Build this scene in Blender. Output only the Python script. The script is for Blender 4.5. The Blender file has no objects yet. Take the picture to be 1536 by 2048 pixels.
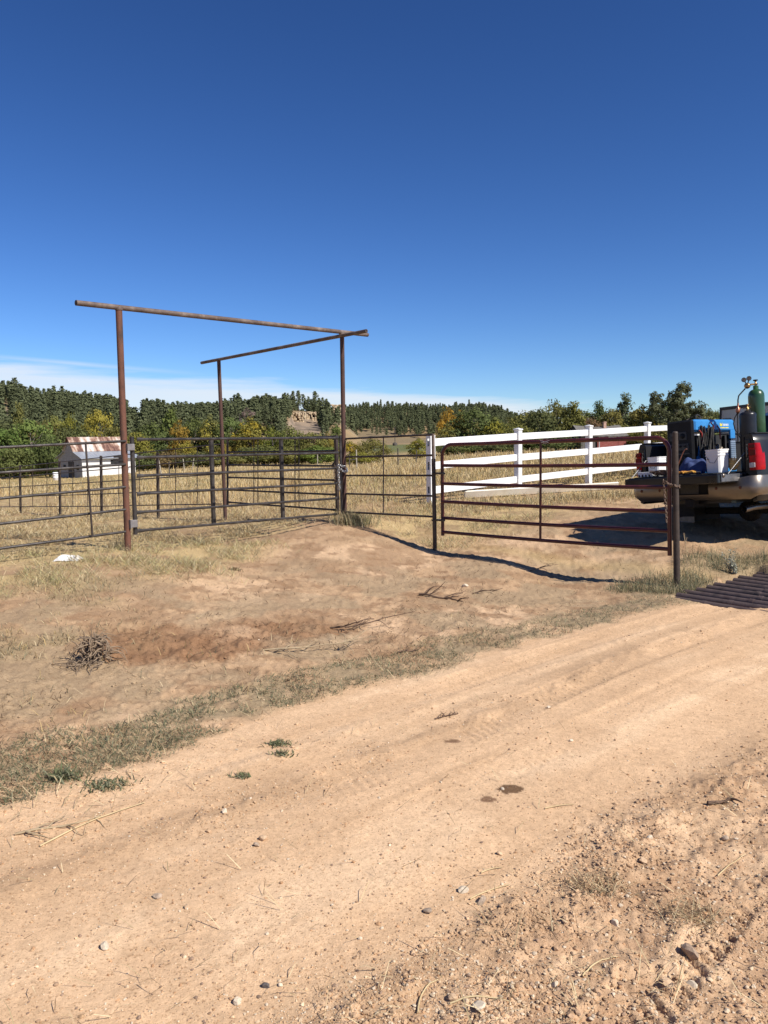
import bpy, math, random
import numpy as np
from mathutils import Vector, Matrix

# ------------------------------------------------------------------ camera, sky, sun, exposure
SC = bpy.context.scene
F = 1595.0                       # focal length in photo pixels (1536 x 2048)
EYE = 1.70
PITCH = math.atan(144 / F)
ROLL = 0.014
SUN_EL = math.radians(44)
SUN_DIR = np.array([0.800, -0.600])          # horizontal direction towards the sun

cam_d = bpy.data.cameras.new("camera"); cam = bpy.data.objects.new("camera", cam_d)
SC.collection.objects.link(cam); SC.camera = cam
cam_d.sensor_fit = 'AUTO'; cam_d.sensor_width = 36.0; cam_d.lens = 36.0 * F / 2048
cam_d.clip_start = 0.05; cam_d.clip_end = 20000
fw = Vector((0, math.cos(PITCH), -math.sin(PITCH))); rt0 = Vector((1, 0, 0)); up0 = rt0.cross(fw)
RT = rt0 * math.cos(ROLL) - up0 * math.sin(ROLL)
UP = up0 * math.cos(ROLL) + rt0 * math.sin(ROLL)
mw = Matrix((RT, UP, -fw)).transposed().to_4x4(); mw.translation = Vector((0, 0, EYE))
cam.matrix_world = mw

world = bpy.data.worlds.new("World"); SC.world = world; world.use_nodes = True
wn, wl = world.node_tree.nodes, world.node_tree.links
for n in list(wn): wn.remove(n)
wo = wn.new('ShaderNodeOutputWorld'); bg = wn.new('ShaderNodeBackground'); bg.inputs[1].default_value = 0.070
sky = wn.new('ShaderNodeTexSky'); sky.sky_type = 'NISHITA'; sky.sun_disc = False
sky.sun_elevation = SUN_EL; sky.sun_rotation = math.atan2(SUN_DIR[0], SUN_DIR[1])
sky.altitude = 1300; sky.air_density = 0.9; sky.dust_density = 0.45; sky.ozone_density = 5.5
def wmath(op, a, b=None, clamp=False):
    n = wn.new('ShaderNodeMath'); n.operation = op; n.use_clamp = clamp
    for i, v in enumerate((a, b)):
        if v is None: continue
        if isinstance(v, (int, float)): n.inputs[i].default_value = v
        else: wl.new(v, n.inputs[i])
    return n.outputs[0]
tc = wn.new('ShaderNodeTexCoord'); sep = wn.new('ShaderNodeSeparateXYZ'); wl.new(tc.outputs['Generated'], sep.inputs[0])
mp = wn.new('ShaderNodeMapping'); mp.inputs['Scale'].default_value = (2.2, 2.2, 26); wl.new(tc.outputs['Generated'], mp.inputs[0])
nz = wn.new('ShaderNodeTexNoise'); nz.inputs['Scale'].default_value = 2.0; nz.inputs['Detail'].default_value = 7; nz.inputs['Roughness'].default_value = .55
wl.new(mp.outputs[0], nz.inputs[0])
# thin cloud bank low over the horizon, higher to the left (west) than to the right
edge = wmath('ADD', wmath('MULTIPLY', sep.outputs[0], -0.088), 0.058)
edge = wmath('ADD', edge, wmath('MULTIPLY', wmath('SUBTRACT', nz.outputs['Fac'], .5), .045))
cm = wmath('MULTIPLY', wmath('SUBTRACT', edge, sep.outputs[2]), 75.0, True)
cm = wmath('MULTIPLY', cm, wmath('ADD', wmath('MULTIPLY', nz.outputs['Fac'], .5), .52, True), True)
# one loose streak above the bank on the left
d1 = wmath('ABSOLUTE', wmath('SUBTRACT', sep.outputs[2], wmath('ADD', wmath('MULTIPLY', sep.outputs[0], -.075), .066)))
s1 = wmath('SUBTRACT', 1.0, wmath('MULTIPLY', d1, 260.0), True)
g1 = wmath('SUBTRACT', 1.0, wmath('MULTIPLY', wmath('ABSOLUTE', wmath('ADD', sep.outputs[0], .35)), 7.0), True)
s1 = wmath('MULTIPLY', wmath('MULTIPLY', s1, g1), wmath('MULTIPLY', nz.outputs['Fac'], .75))
cm = wmath('MAXIMUM', cm, s1)
gam = wn.new('ShaderNodeHueSaturation'); gam.inputs['Hue'].default_value = .505; gam.inputs['Saturation'].default_value = 1.08; gam.inputs['Value'].default_value = .82
gm0 = wn.new('ShaderNodeGamma'); gm0.inputs[1].default_value = 1.28; wl.new(sky.outputs[0], gm0.inputs[0]); wl.new(gm0.outputs[0], gam.inputs['Color'])
mx = wn.new('ShaderNodeMix'); mx.data_type = 'RGBA'
wl.new(cm, mx.inputs[0]); wl.new(gam.outputs[0], mx.inputs[6]); mx.inputs[7].default_value = (8.6, 9.2, 10.0, 1)
wl.new(mx.outputs[2], bg.inputs[0]); wl.new(bg.outputs[0], wo.inputs[0])

sun_d = bpy.data.lights.new("sun", 'SUN'); sun = bpy.data.objects.new("sun", sun_d); SC.collection.objects.link(sun)
sun_d.energy = 5.0; sun_d.angle = math.radians(0.53); sun_d.color = (1.0, .94, .86)
sv = Vector((SUN_DIR[0] * math.cos(SUN_EL), SUN_DIR[1] * math.cos(SUN_EL), math.sin(SUN_EL)))
sun.rotation_euler = sv.to_track_quat('Z', 'Y').to_euler(); sun.location = (0, 0, 30)
SC.view_settings.view_transform = 'Standard'; SC.view_settings.look = 'None'
SC.view_settings.exposure = 0.42; SC.view_settings.gamma = 1.0
SC.cycles.max_bounces = 6; SC.cycles.diffuse_bounces = 3; SC.cycles.glossy_bounces = 3; SC.cycles.transmission_bounces = 4; SC.cycles.transparent_max_bounces = 4

# ------------------------------------------------------------------ helpers
C = SC.collection
def ray(px, py): return RT * ((px - 768) / F) + UP * ((1024 - py) / F) + fw
def PX(px, py, Y):
    d = ray(px, py); s = Y / d.y
    return Vector((d.x * s, Y, EYE + d.z * s))
def PZ(px, py, z=0.0):
    d = ray(px, py); s = (z - EYE) / d.z
    return Vector((d.x * s, d.y * s, z))
_R, _U, _W = (np.array(v) for v in (RT, UP, fw))
def proj(x, y, z):
    zz = np.asarray(z) - EYE
    cx = x * _R[0] + y * _R[1] + zz * _R[2]; cy = x * _U[0] + y * _U[1] + zz * _U[2]; cz = x * _W[0] + y * _W[1] + zz * _W[2]
    cz = np.where(cz > .05, cz, .05)
    return 768 + F * cx / cz, 1024 - F * cy / cz

def _h(ix, iy, s):
    v = (ix.astype(np.int64) * 374761393 + iy.astype(np.int64) * 668265263 + s * 1442695041) & 0xffffffff
    v = ((v ^ (v >> 13)) * 1274126177) & 0xffffffff
    v = ((v ^ (v >> 16)) * 2246822519) & 0xffffffff
    return ((v ^ (v >> 15)) & 0xffff) / 65535.0
def vnoise(x, y, s=0):
    x = np.asarray(x, float); y = np.asarray(y, float)
    ix, iy = np.floor(x), np.floor(y); fx, fy = x - ix, y - iy
    fx = fx * fx * fx * (fx * (fx * 6 - 15) + 10); fy = fy * fy * fy * (fy * (fy * 6 - 15) + 10)
    a, b, c, d = _h(ix, iy, s), _h(ix + 1, iy, s), _h(ix, iy + 1, s), _h(ix + 1, iy + 1, s)
    return (a * (1 - fx) + b * fx) * (1 - fy) + (c * (1 - fx) + d * fx) * fy
def fbm(x, y, s=0, o=4, g=.5):
    t, a, n, c = 0, 1.0, 0, 1.0
    for k in range(o):
        t = t + a * vnoise(x * c + 17.3 * k, y * c - 9.1 * k, s + k); n += a; a *= g; c *= 2.03
    return t / n
def sst(a, b, x):
    t = np.clip((np.asarray(x, float) - a) / (b - a), 0, 1); return t * t * (3 - 2 * t)

def np_mesh(name, V, Fs, smooth=False, col=None, mat=None, cols=None):
    """V (N,3); Fs list of (M,k) index arrays"""
    me = bpy.data.meshes.new(name); V = np.asarray(V, np.float32)
    me.vertices.add(len(V)); me.vertices.foreach_set('co', V.ravel())
    idx = np.concatenate([np.asarray(f, np.int32).ravel() for f in Fs])
    sizes = np.concatenate([np.full(len(f), f.shape[1], np.int32) for f in Fs])
    me.loops.add(len(idx)); me.loops.foreach_set('vertex_index', idx)
    me.polygons.add(len(sizes)); st = np.concatenate([[0], np.cumsum(sizes)[:-1]]).astype(np.int32)
    me.polygons.foreach_set('loop_start', st)
    me.polygons.foreach_set('use_smooth', np.full(len(sizes), smooth))
    me.update(calc_edges=True)
    if col is not None:
        a = me.color_attributes.new('col', 'FLOAT_COLOR', 'POINT')
        c4 = np.ones((len(V), 4), np.float32); c4[:, :3] = col; a.data.foreach_set('color', c4.ravel())
    if mat: me.materials.append(mat)
    return me
def link(name, me, parent=None):
    o = bpy.data.objects.new(name, me); C.objects.link(o)
    if parent: o.parent = parent
    return o
def tag(o, label=None, cat=None, group=None, kind=None):
    if label: o['label'] = label
    if cat: o['category'] = cat
    if group: o['group'] = group
    if kind: o['kind'] = kind
    return o
def thing(name, label, cat, loc=(0, 0, 0), group=None, rot=None):
    o = bpy.data.objects.new(name, None); C.objects.link(o); o.location = loc; o.empty_display_size = .1
    if rot: o.rotation_euler = rot
    return tag(o, label, cat, group)

class MB:
    """collects simple solids; build() links them as one mesh"""
    def __init__(s): s.v = []; s.f = []; s.sm = []
    def add(s, vs, fs, smooth=False):
        b = len(s.v); s.v += [tuple(v) for v in vs]
        s.f += [tuple(i + b for i in f) for f in fs]; s.sm += [smooth] * len(fs); return s
    def box(s, c, size, R=None, bev=0.0):
        sx, sy, sz = (k / 2 for k in size); c = Vector(c)
        if bev <= 0:
            vs = [Vector((x * sx, y * sy, z * sz)) for z in (-1, 1) for y in (-1, 1) for x in (-1, 1)]
            fs = [(0, 2, 3, 1), (4, 5, 7, 6), (0, 1, 5, 4), (2, 6, 7, 3), (0, 4, 6, 2), (1, 3, 7, 5)]
        else:
            b = min(bev, sx * .9, sy * .9, sz * .9); vs = []; idx = {}
            for x in (-1, 1):
                for y in (-1, 1):
                    for z in (-1, 1):
                        for ax in range(3):
                            p = [x * (sx - b), y * (sy - b), z * (sz - b)]; p[ax] = (x * sx, y * sy, z * sz)[ax]
                            idx[(x, y, z, ax)] = len(vs); vs.append(Vector(p))
            fs = []
            for ax in range(3):
                o1, o2 = [k for k in range(3) if k != ax]
                for sg in (-1, 1):
                    q = []
                    for (a, b2) in ((-1, -1), (1, -1), (1, 1), (-1, 1)):
                        k = [0, 0, 0]; k[ax] = sg; k[o1] = a; k[o2] = b2; q.append(idx[(*k, ax)])
                    fs.append(tuple(q))
                for a in (-1, 1):
                    for b2 in (-1, 1):
                        k1 = [0, 0, 0]; k1[o1] = a; k1[o2] = b2; q = []
                        for (sg, aa) in ((-1, o1), (-1, o2), (1, o2), (1, o1)):
                            kk = list(k1); kk[ax] = sg; q.append(idx[(*kk, aa)])
                        fs.append(tuple(q))
            for x in (-1, 1):
                for y in (-1, 1):
                    for z in (-1, 1): fs.append(tuple(idx[(x, y, z, ax)] for ax in range(3)))
        if R is not None: vs = [R @ v for v in vs]
        return s.add([v + c for v in vs], fs)
    def path(s, pts, r, n=10, caps=True, r2=None):
        pts = [Vector(p) for p in pts]; m = len(pts); rr = r if isinstance(r, (list, tuple)) else ([r] * m if r2 is None else [r + (r2 - r) * i / (m - 1) for i in range(m)])
        t0 = (pts[1] - pts[0]).normalized(); a = Vector((0, 0, 1)) if abs(t0.z) < .9 else Vector((1, 0, 0))
        nx = t0.cross(a).normalized(); vs = []
        for i, p in enumerate(pts):
            t = (pts[min(i + 1, m - 1)] - pts[max(i - 1, 0)]).normalized()
            nx = (nx - t * nx.dot(t)).normalized(); ny = t.cross(nx)
            for k in range(n):
                an = 2 * math.pi * k / n; vs.append(p + (nx * math.cos(an) + ny * math.sin(an)) * rr[i])
        fs = [(i * n + k, i * n + (k + 1) % n, (i + 1) * n + (k + 1) % n, (i + 1) * n + k) for i in range(m - 1) for k in range(n)]
        s.add(vs, fs, True)
        if caps:
            s.add(vs[:n], [tuple(range(n - 1, -1, -1))]); s.add(vs[-n:], [tuple(range(n))])
        return s
    def tube(s, a, b, r, n=10): return s.path([a, b], r, n)
    def lathe(s, c, prof, n=20, axis=None):
        c = Vector(c); q = Vector((0, 0, 1)).rotation_difference(Vector(axis).normalized()) if axis is not None else None; vs = []
        for (r, z) in prof:
            for k in range(n):
                an = 2 * math.pi * k / n; p = Vector((r * math.cos(an), r * math.sin(an), z))
                if q: p = q @ p
                vs.append(p + c)
        fs = [(i * n + k, i * n + (k + 1) % n, (i + 1) * n + (k + 1) % n, (i + 1) * n + k) for i in range(len(prof) - 1) for k in range(n)]
        s.add(vs, fs, True)
        if prof[0][0] > 1e-4: s.add(vs[:n], [tuple(range(n - 1, -1, -1))])
        if prof[-1][0] > 1e-4: s.add(vs[-n:], [tuple(range(n))])
        return s
    def prism(s, poly, a, b):
        """poly: list of 3D points, extruded from offset a to offset b (vectors)"""
        n = len(poly); a = Vector(a); b = Vector(b); P = [Vector(p) for p in poly]
        vs = [p + a for p in P] + [p + b for p in P]
        return s.add(vs, [tuple(range(n - 1, -1, -1)), tuple(range(n, 2 * n))] + [(k, (k + 1) % n, n + (k + 1) % n, n + k) for k in range(n)])
    def build(s, name, mat, parent=None, local=False, label=None):
        me = bpy.data.meshes.new(name); off = Vector((0, 0, 0))
        if parent is not None and not local:
            p = parent
            while p is not None: off += Vector(p.location); p = p.parent
        me.from_pydata([tuple(Vector(v) - off) for v in s.v], [], s.f); me.polygons.foreach_set('use_smooth', s.sm)
        me.materials.append(mat); me.update()
        o = link(name, me, parent)
        if label: o['label'] = label
        return o

# ------------------------------------------------------------------ materials
def nodes(name):
    m = bpy.data.materials.new(name); m.use_nodes = True
    return m, m.node_tree.nodes, m.node_tree.links, m.node_tree.nodes['Principled BSDF']
def noise(n, l, scale, detail=6, rough=.55, vec=None, dist=0):
    t = n.new('ShaderNodeTexNoise'); t.inputs['Scale'].default_value = scale; t.inputs['Detail'].default_value = detail
    t.inputs['Roughness'].default_value = rough; t.inputs['Distortion'].default_value = dist
    if vec is not None: l.new(vec, t.inputs['Vector'])
    return t
def ramp(n, l, src, stops):
    r = n.new('ShaderNodeValToRGB'); e = r.color_ramp.elements
    while len(e) < len(stops): e.new(.5)
    for k, (p, c) in enumerate(stops): e[k].position = p; e[k].color = (*c, 1) if len(c) == 3 else c
    l.new(src, r.inputs[0]); return r.outputs[0]
def mixc(n, l, fac, a, b, typ='MIX'):
    x = n.new('ShaderNodeMix'); x.data_type = 'RGBA'; x.blend_type = typ
    for i, v in ((0, fac), (6, a), (7, b)):
        if isinstance(v, (int, float)): x.inputs[i].default_value = v
        elif isinstance(v, tuple): x.inputs[i].default_value = (*v, 1)
        else: l.new(v, x.inputs[i])
    return x.outputs[2]
def M(name, c1, c2=None, c3=None, scale=6, rough=.6, metal=0.0, bump=0.0, bscale=60, spec=.4, stretch=None, coat=0):
    m, n, l, b = nodes(name); b.inputs['Roughness'].default_value = rough; b.inputs['Metallic'].default_value = metal
    b.inputs['Specular IOR Level'].default_value = spec; b.inputs['Coat Weight'].default_value = coat
    t = n.new('ShaderNodeTexCoord'); vec = t.outputs['Object']
    if stretch:
        mpp = n.new('ShaderNodeMapping'); mpp.inputs['Scale'].default_value = stretch; l.new(vec, mpp.inputs[0]); vec = mpp.outputs[0]
    if c2 is None: c2 = tuple(k * .8 for k in c1)
    nn = noise(n, l, scale, 7, .6, vec)
    st = [(.38, c1), (.62, c2)] if c3 is None else [(.33, c1), (.5, c2), (.68, c3)]
    l.new(ramp(n, l, nn.outputs['Fac'], st), b.inputs['Base Color'])
    rr = n.new('ShaderNodeMapRange'); rr.inputs[3].default_value = max(rough - .12, .05); rr.inputs[4].default_value = min(rough + .12, 1)
    l.new(nn.outputs['Fac'], rr.inputs[0]); l.new(rr.outputs[0], b.inputs['Roughness'])
    if bump:
        n2 = noise(n, l, bscale, 5, .6, vec); bp = n.new('ShaderNodeBump'); bp.inputs['Strength'].default_value = bump; bp.inputs['Distance'].default_value = .01
        l.new(n2.outputs['Fac'], bp.inputs['Height']); l.new(bp.outputs[0], b.inputs['Normal'])
    return m

m_rust = M('rusty_pipe', (.082, .036, .024), (.145, .062, .038), (.06, .04, .032), scale=9, rough=.8, bump=.3, bscale=90, stretch=(1, 1, .35))
m_rust_shade = M('shaded_rusty_pipe', (.050, .024, .018), (.085, .040, .028), (.04, .028, .024), scale=9, rough=.7, bump=.3, bscale=90, stretch=(1, 1, .35))  # same rusty pipe, with the shade on the middle and back posts mixed into its colour
m_beam = M('weathered_pipe', (.075, .050, .040), (.12, .085, .066), (.21, .165, .135), scale=5, rough=.62, bump=.25, bscale=80)
m_gsteel = M('dark_steel', (.040, .035, .032), (.066, .058, .052), (.10, .088, .08), scale=9, rough=.38, metal=.45, bump=.15)
m_panel = M('brown_steel', (.038, .026, .021), (.062, .046, .038), (.09, .072, .06), scale=9, rough=.45, metal=.35, bump=.15)
m_plate = M('grey_plate', (.17, .16, .16), (.24, .22, .21), scale=14, rough=.55, metal=.3)
m_red = M('maroon_paint', (.085, .013, .012), (.06, .011, .010), (.105, .022, .018), scale=5, rough=.42, bump=.08, coat=.2)
m_post = M('dark_pipe_post', (.038, .027, .020), (.060, .044, .034), (.028, .022, .018), scale=8, rough=.6, metal=.15, bump=.2)
m_chain = M('galvanised_chain', (.36, .36, .35), (.5, .5, .48), scale=30, rough=.35, metal=.85)
m_chain2 = M('rusty_chain', (.15, .10, .075), (.22, .16, .12), scale=30, rough=.6, metal=.5)
m_vinyl = M('white_vinyl', (.80, .80, .79), (.72, .72, .70), scale=1.6, rough=.35, spec=.5)
m_vin_old = M('weathered_vinyl', (.74, .72, .64), (.62, .58, .48), scale=2.5, rough=.55)
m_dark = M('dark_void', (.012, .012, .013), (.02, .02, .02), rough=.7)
m_guard = M('cattle_guard_pipe', (.08, .055, .05), (.12, .088, .08), (.055, .042, .038), scale=6, rough=.5, metal=.2, bump=.2)

# ------------------------------------------------------------------ terrain
def uv(x, y): return .73 * x + .683 * y, -.683 * x + .73 * y          # along / across the dirt road
RP = PX(1352, 1180, 9.2)                                                # foot of the latch post
def wt(x, y):                                                           # behind / along the fence line
    return (x - RP.x) * .71 + (y - RP.y) * .704, -(x - RP.x) * .704 + (y - RP.y) * .71

_cp = []
for r in (.6, 1.5, 3.0):
    for a in range(-180, 181, 30): _cp.append((r * math.sin(math.radians(a)), r * math.cos(math.radians(a)), 0.0))
for (u_, v_) in ((-8, 1), (-8, 4), (-4, 2.5), (0, 3.4), (3, 3.3), (6, 2), (6, 3.6), (9, 1), (9, 3.4), (13, 1), (13, 3.5), (20, 2), (40, 2), (4, 0), (8, -2), (0, -4)):
    _cp.append((.73 * u_ - .683 * v_, .683 * u_ + .73 * v_, 0.0 if u_ < 15 else .1))
for (px, py, Y) in ((1352, 1180, 9.2), (868, 1102, 11.85), (688, 1042, 13.3), (256, 1102, 10.2), (0, 1128, 9.05), (450, 1040, 15.8), (315, 1036, 17.5),
                    (202, 1032, 19.5), (119, 1029, 21.3), (40, 1028, 23.2), (860, 1008, 15.6), (1035, 985, 17.45), (1178, 966, 19.3), (1296, 953, 21.15),
                    (1110, 1098, 11.4), (1110, 1143, 10.5), (1000, 1148, 10.0), (1200, 1190, 9.0), (900, 1150, 9.9), (170, 955, 95), (400, 936, 100), (560, 932, 100), (720, 926, 100), (900, 912, 100), (1050, 904, 100), (1200, 900, 110),
                    (1450, 895, 110), (-300, 970, 90), (1250, 915, 60), (140, 975, 60), (700, 950, 50), (950, 930, 50), (560, 1130, 10.2), (480, 1250, 6.9), (185, 1318, 5.9)):
    p = PX(px, py, Y); _cp.append((p.x, p.y, p.z))
_cp += [(3.1, 8.5, -.02), (4.5, 9.8, -.02), (5.0, 7.2, -.02), (6.5, 8.5, -.02), (3.9, 7.9, -.02), (4.0, 10.3, .20), (3.5, 11.6, .20), (5.5, 11.2, .22), (6.5, 13, .25), (4.9, 9.1, .14), (8, 12, .3), (9.8, 20, .5), (-8, 12, .2), (-6, 7, .25), (-12, 9, .2)]
for a in range(-180, 181, 20):
    if abs(a) > 40: _cp.append((110 * math.sin(math.radians(a)), 110 * math.cos(math.radians(a)), -.5)); _cp.append((35 * math.sin(math.radians(a)), 35 * math.cos(math.radians(a)), 0.0))
_cp = np.array(_cp)
def _warp(x, y):
    r = np.hypot(x, y) + 1e-6; s = np.log1p(r / 1.5) / r
    return x * s, y * s
_wx, _wy = _warp(_cp[:, 0], _cp[:, 1])
def _tps(d2): return .5 * d2 * np.log(d2 + 1e-9)
_n = len(_cp); _A = np.zeros((_n + 3, _n + 3))
_A[:_n, :_n] = _tps((_wx[:, None] - _wx) ** 2 + (_wy[:, None] - _wy) ** 2) + np.eye(_n) * 2e-3
_A[:_n, _n] = 1; _A[:_n, _n + 1] = _wx; _A[:_n, _n + 2] = _wy; _A[_n:, :_n] = _A[:_n, _n:].T
_sol = np.linalg.solve(_A, np.concatenate([_cp[:, 2], np.zeros(3)]))
def base_h(x, y):
    x = np.asarray(x, float).ravel(); y = np.asarray(y, float).ravel(); out = np.empty(len(x))
    for i in range(0, len(x), 40000):
        a, b = _warp(x[i:i + 40000], y[i:i + 40000])
        out[i:i + 40000] = _tps((a[:, None] - _wx) ** 2 + (b[:, None] - _wy) ** 2) @ _sol[:_n] + _sol[_n] + a * _sol[_n + 1] + b * _sol[_n + 2]
    return out

# hills: ridge lines given as skyline height of the tree tops over each bearing
def _ridge(tab, R, drop):
    px = np.array([t[0] for t in tab], float); z = []
    for p_, y_ in tab:
        d = ray(p_, y_); s = R / math.hypot(d.x, d.y); z.append(EYE + d.z * s - drop)
    az = np.array([math.atan2(ray(p_, 850).x, ray(p_, 850).y) for p_ in px])
    return az, np.array(z)
_la, _lz = _ridge([(-900, 760), (-300, 745), (0, 771), (60, 781), (100, 786), (150, 792), (200, 797), (240, 802), (300, 804), (350, 807), (400, 808), (430, 806), (470, 800), (520, 798),
                   (560, 796), (600, 797), (640, 801), (680, 820), (720, 850), (770, 874), (830, 893), (900, 905)], 480, 7.5)
_ra, _rz = _ridge([(300, 830), (560, 818), (690, 811), (760, 806), (850, 811), (900, 809), (960, 804), (1000, 811), (1020, 824), (1060, 838), (1100, 852), (1250, 868), (1700, 874)], 860, 9.0)
def _azp(p_): d = ray(p_, 840); return math.atan2(d.x, d.y)
def far_h(x, y):
    r = np.hypot(x, y); az = np.arctan2(x, y)
    lz = np.interp(az, _la, _lz); rz = np.interp(az, _ra, _rz)
    foot = 190 + 60 * vnoise(az * 9, az * 0, 5)
    n1 = (fbm(x / 45, y / 45, 11, 4) - .5) * 7 * sst(180, 300, r)
    hl = np.maximum(lz, -3) * sst(foot, 480, r) ** 1.15 + n1 * sst(0, 10, lz)
    cw = sst(_azp(578), _azp(588), az) * sst(_azp(660), _azp(648), az)
    hl = hl - 6.0 * cw * sst(468, 460, r) * sst(330, 430, r)
    hl = hl - sst(520, 760, r) * np.maximum(lz, 0) * .55
    # the smooth tan knoll in front of the right-hand hill
    hr = np.maximum(rz, -2) * sst(520, 860, r) + n1 * sst(560, 650, r)
    hr = hr - sst(1000, 1600, r) * np.maximum(rz, 0) * .5
    return np.maximum(hl, hr) + sst(1500, 6000, r) * 0
def H0(x, y):
    x = np.asarray(x, float); y = np.asarray(y, float); r = np.hypot(x, y)
    b = base_h(x, y); f = sst(125, 230, r)
    return np.where(r < 230, b, 0) * (1 - f) + (far_h(x, y) - .6) * f

def road_v_edge(u): return 3.92 + .16 * (fbm(u * .9, u * 0 + 3, 21, 3) - .5) * 2 + .12 * sst(2, -2, u)
def masks(x, y):
    u, v = uv(x, y); w, t = wt(x, y); r = np.hypot(x, y)
    ve = road_v_edge(u)
    big = fbm(x * .9, y * .9, 31, 4); med = fbm(x * 2.7, y * 2.7, 37, 4); fin = fbm(x * 9, y * 9, 41, 3)
    road = sst(ve + .12, ve - .1, v + (med - .5) * .35) * sst(-2.2, -1.6, v)
    rough = sst(1.95, 1.55, v + (big - .5) * .5) * sst(-.9, -.2, v + (big - .5) * .8) * road * sst(26, 6, u)
    strip_w = .42 + .42 * sst(2.4, .4, u) + .25 * sst(7.2, 8.6, u)
    strip = np.exp(-((v - ve - .3 - .25 * sst(2.4, .4, u)) / strip_w) ** 2 * 1.4)
    strip = sst(.36, .60, strip * (.5 + med * .95)) * sst(-12, -6, u)
    strip = strip * sst(14, 12.5, u)
    guard_tuft = np.exp(-(((x - 3.25) / .75) ** 2 + ((y - 9.15) / .5) ** 2) * 1.3) + np.exp(-(((x - 4.75) / 1.0) ** 2 + ((y - 10.0) / .45) ** 2))
    guard_tuft = sst(.3, .62, guard_tuft * (.55 + med))
    dryleft = sst(-1.7, -3.0, x + .18 * (y - 7)) * sst(5.2, 6.2, v) * sst(.40, .62, big * .6 + med * .5)
    dx = PX(256, 1100, 10.2); ex = PX(688, 1040, 13.3)
    gx, gy = ex.x - dx.x, ex.y - dx.y; gl = math.hypot(gx, gy); gx /= gl; gy /= gl
    q = -(x - dx.x) * gy + (y - dx.y) * gx              # > 0 : inside the corral, beyond the gate line
    hay = sst(-2.1, -.5, q + (big - .5) * 2.2) * sst(-1.9, -2.9, x + .1 * (y - 12) - .16 * (y - 8) - (big - .5) * 1.5) * sst(.8, -.6, w)
    hay = hay * sst(.28, .5, big * .5 + med * .55) * sst(30, 24, r)
    hay = np.maximum(hay, sst(.05, -.3, w) * sst(0, .6, q) * (.35 + .65 * sst(.35, .55, med)) * sst(34, 26, r))
    yard = sst(.2, .9, w) * sst(5.6, 4.6, t + (big - .5) * 1.6) * sst(16.6, 15.2, y + .22 * (x - 2) * -1 + (big - .5) * 1.6 + .0 * x) * sst(9, 8, x * .5 + 1)
    past = np.maximum(sst(.1, .7, w) * (1 - yard), sst(44, 58, r))
    past = past * (1 - sst(.15, .02, np.abs(w - .6)) * 0)
    past = np.maximum(past, sst(14, 22, r) * sst(1.2, 2.5, w)) * (v > 4.2)
    thatch = sst(9.5, 7.0, w + (big - .5) * 6) * sst(3.0, 4.0, t) * sst(-.2, .2, w)
    hay = np.maximum(hay, thatch * (.45 + .55 * sst(.35, .55, med))); past = past * (1 - .93 * thatch)
    return dict(u=u, v=v, w=w, t=t, r=r, ve=ve, big=big, med=med, fin=fin, road=road, rough=rough, strip=strip, tuft=guard_tuft, dryleft=dryleft, hay=hay, yard=yard, past=past, q=q)

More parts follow.
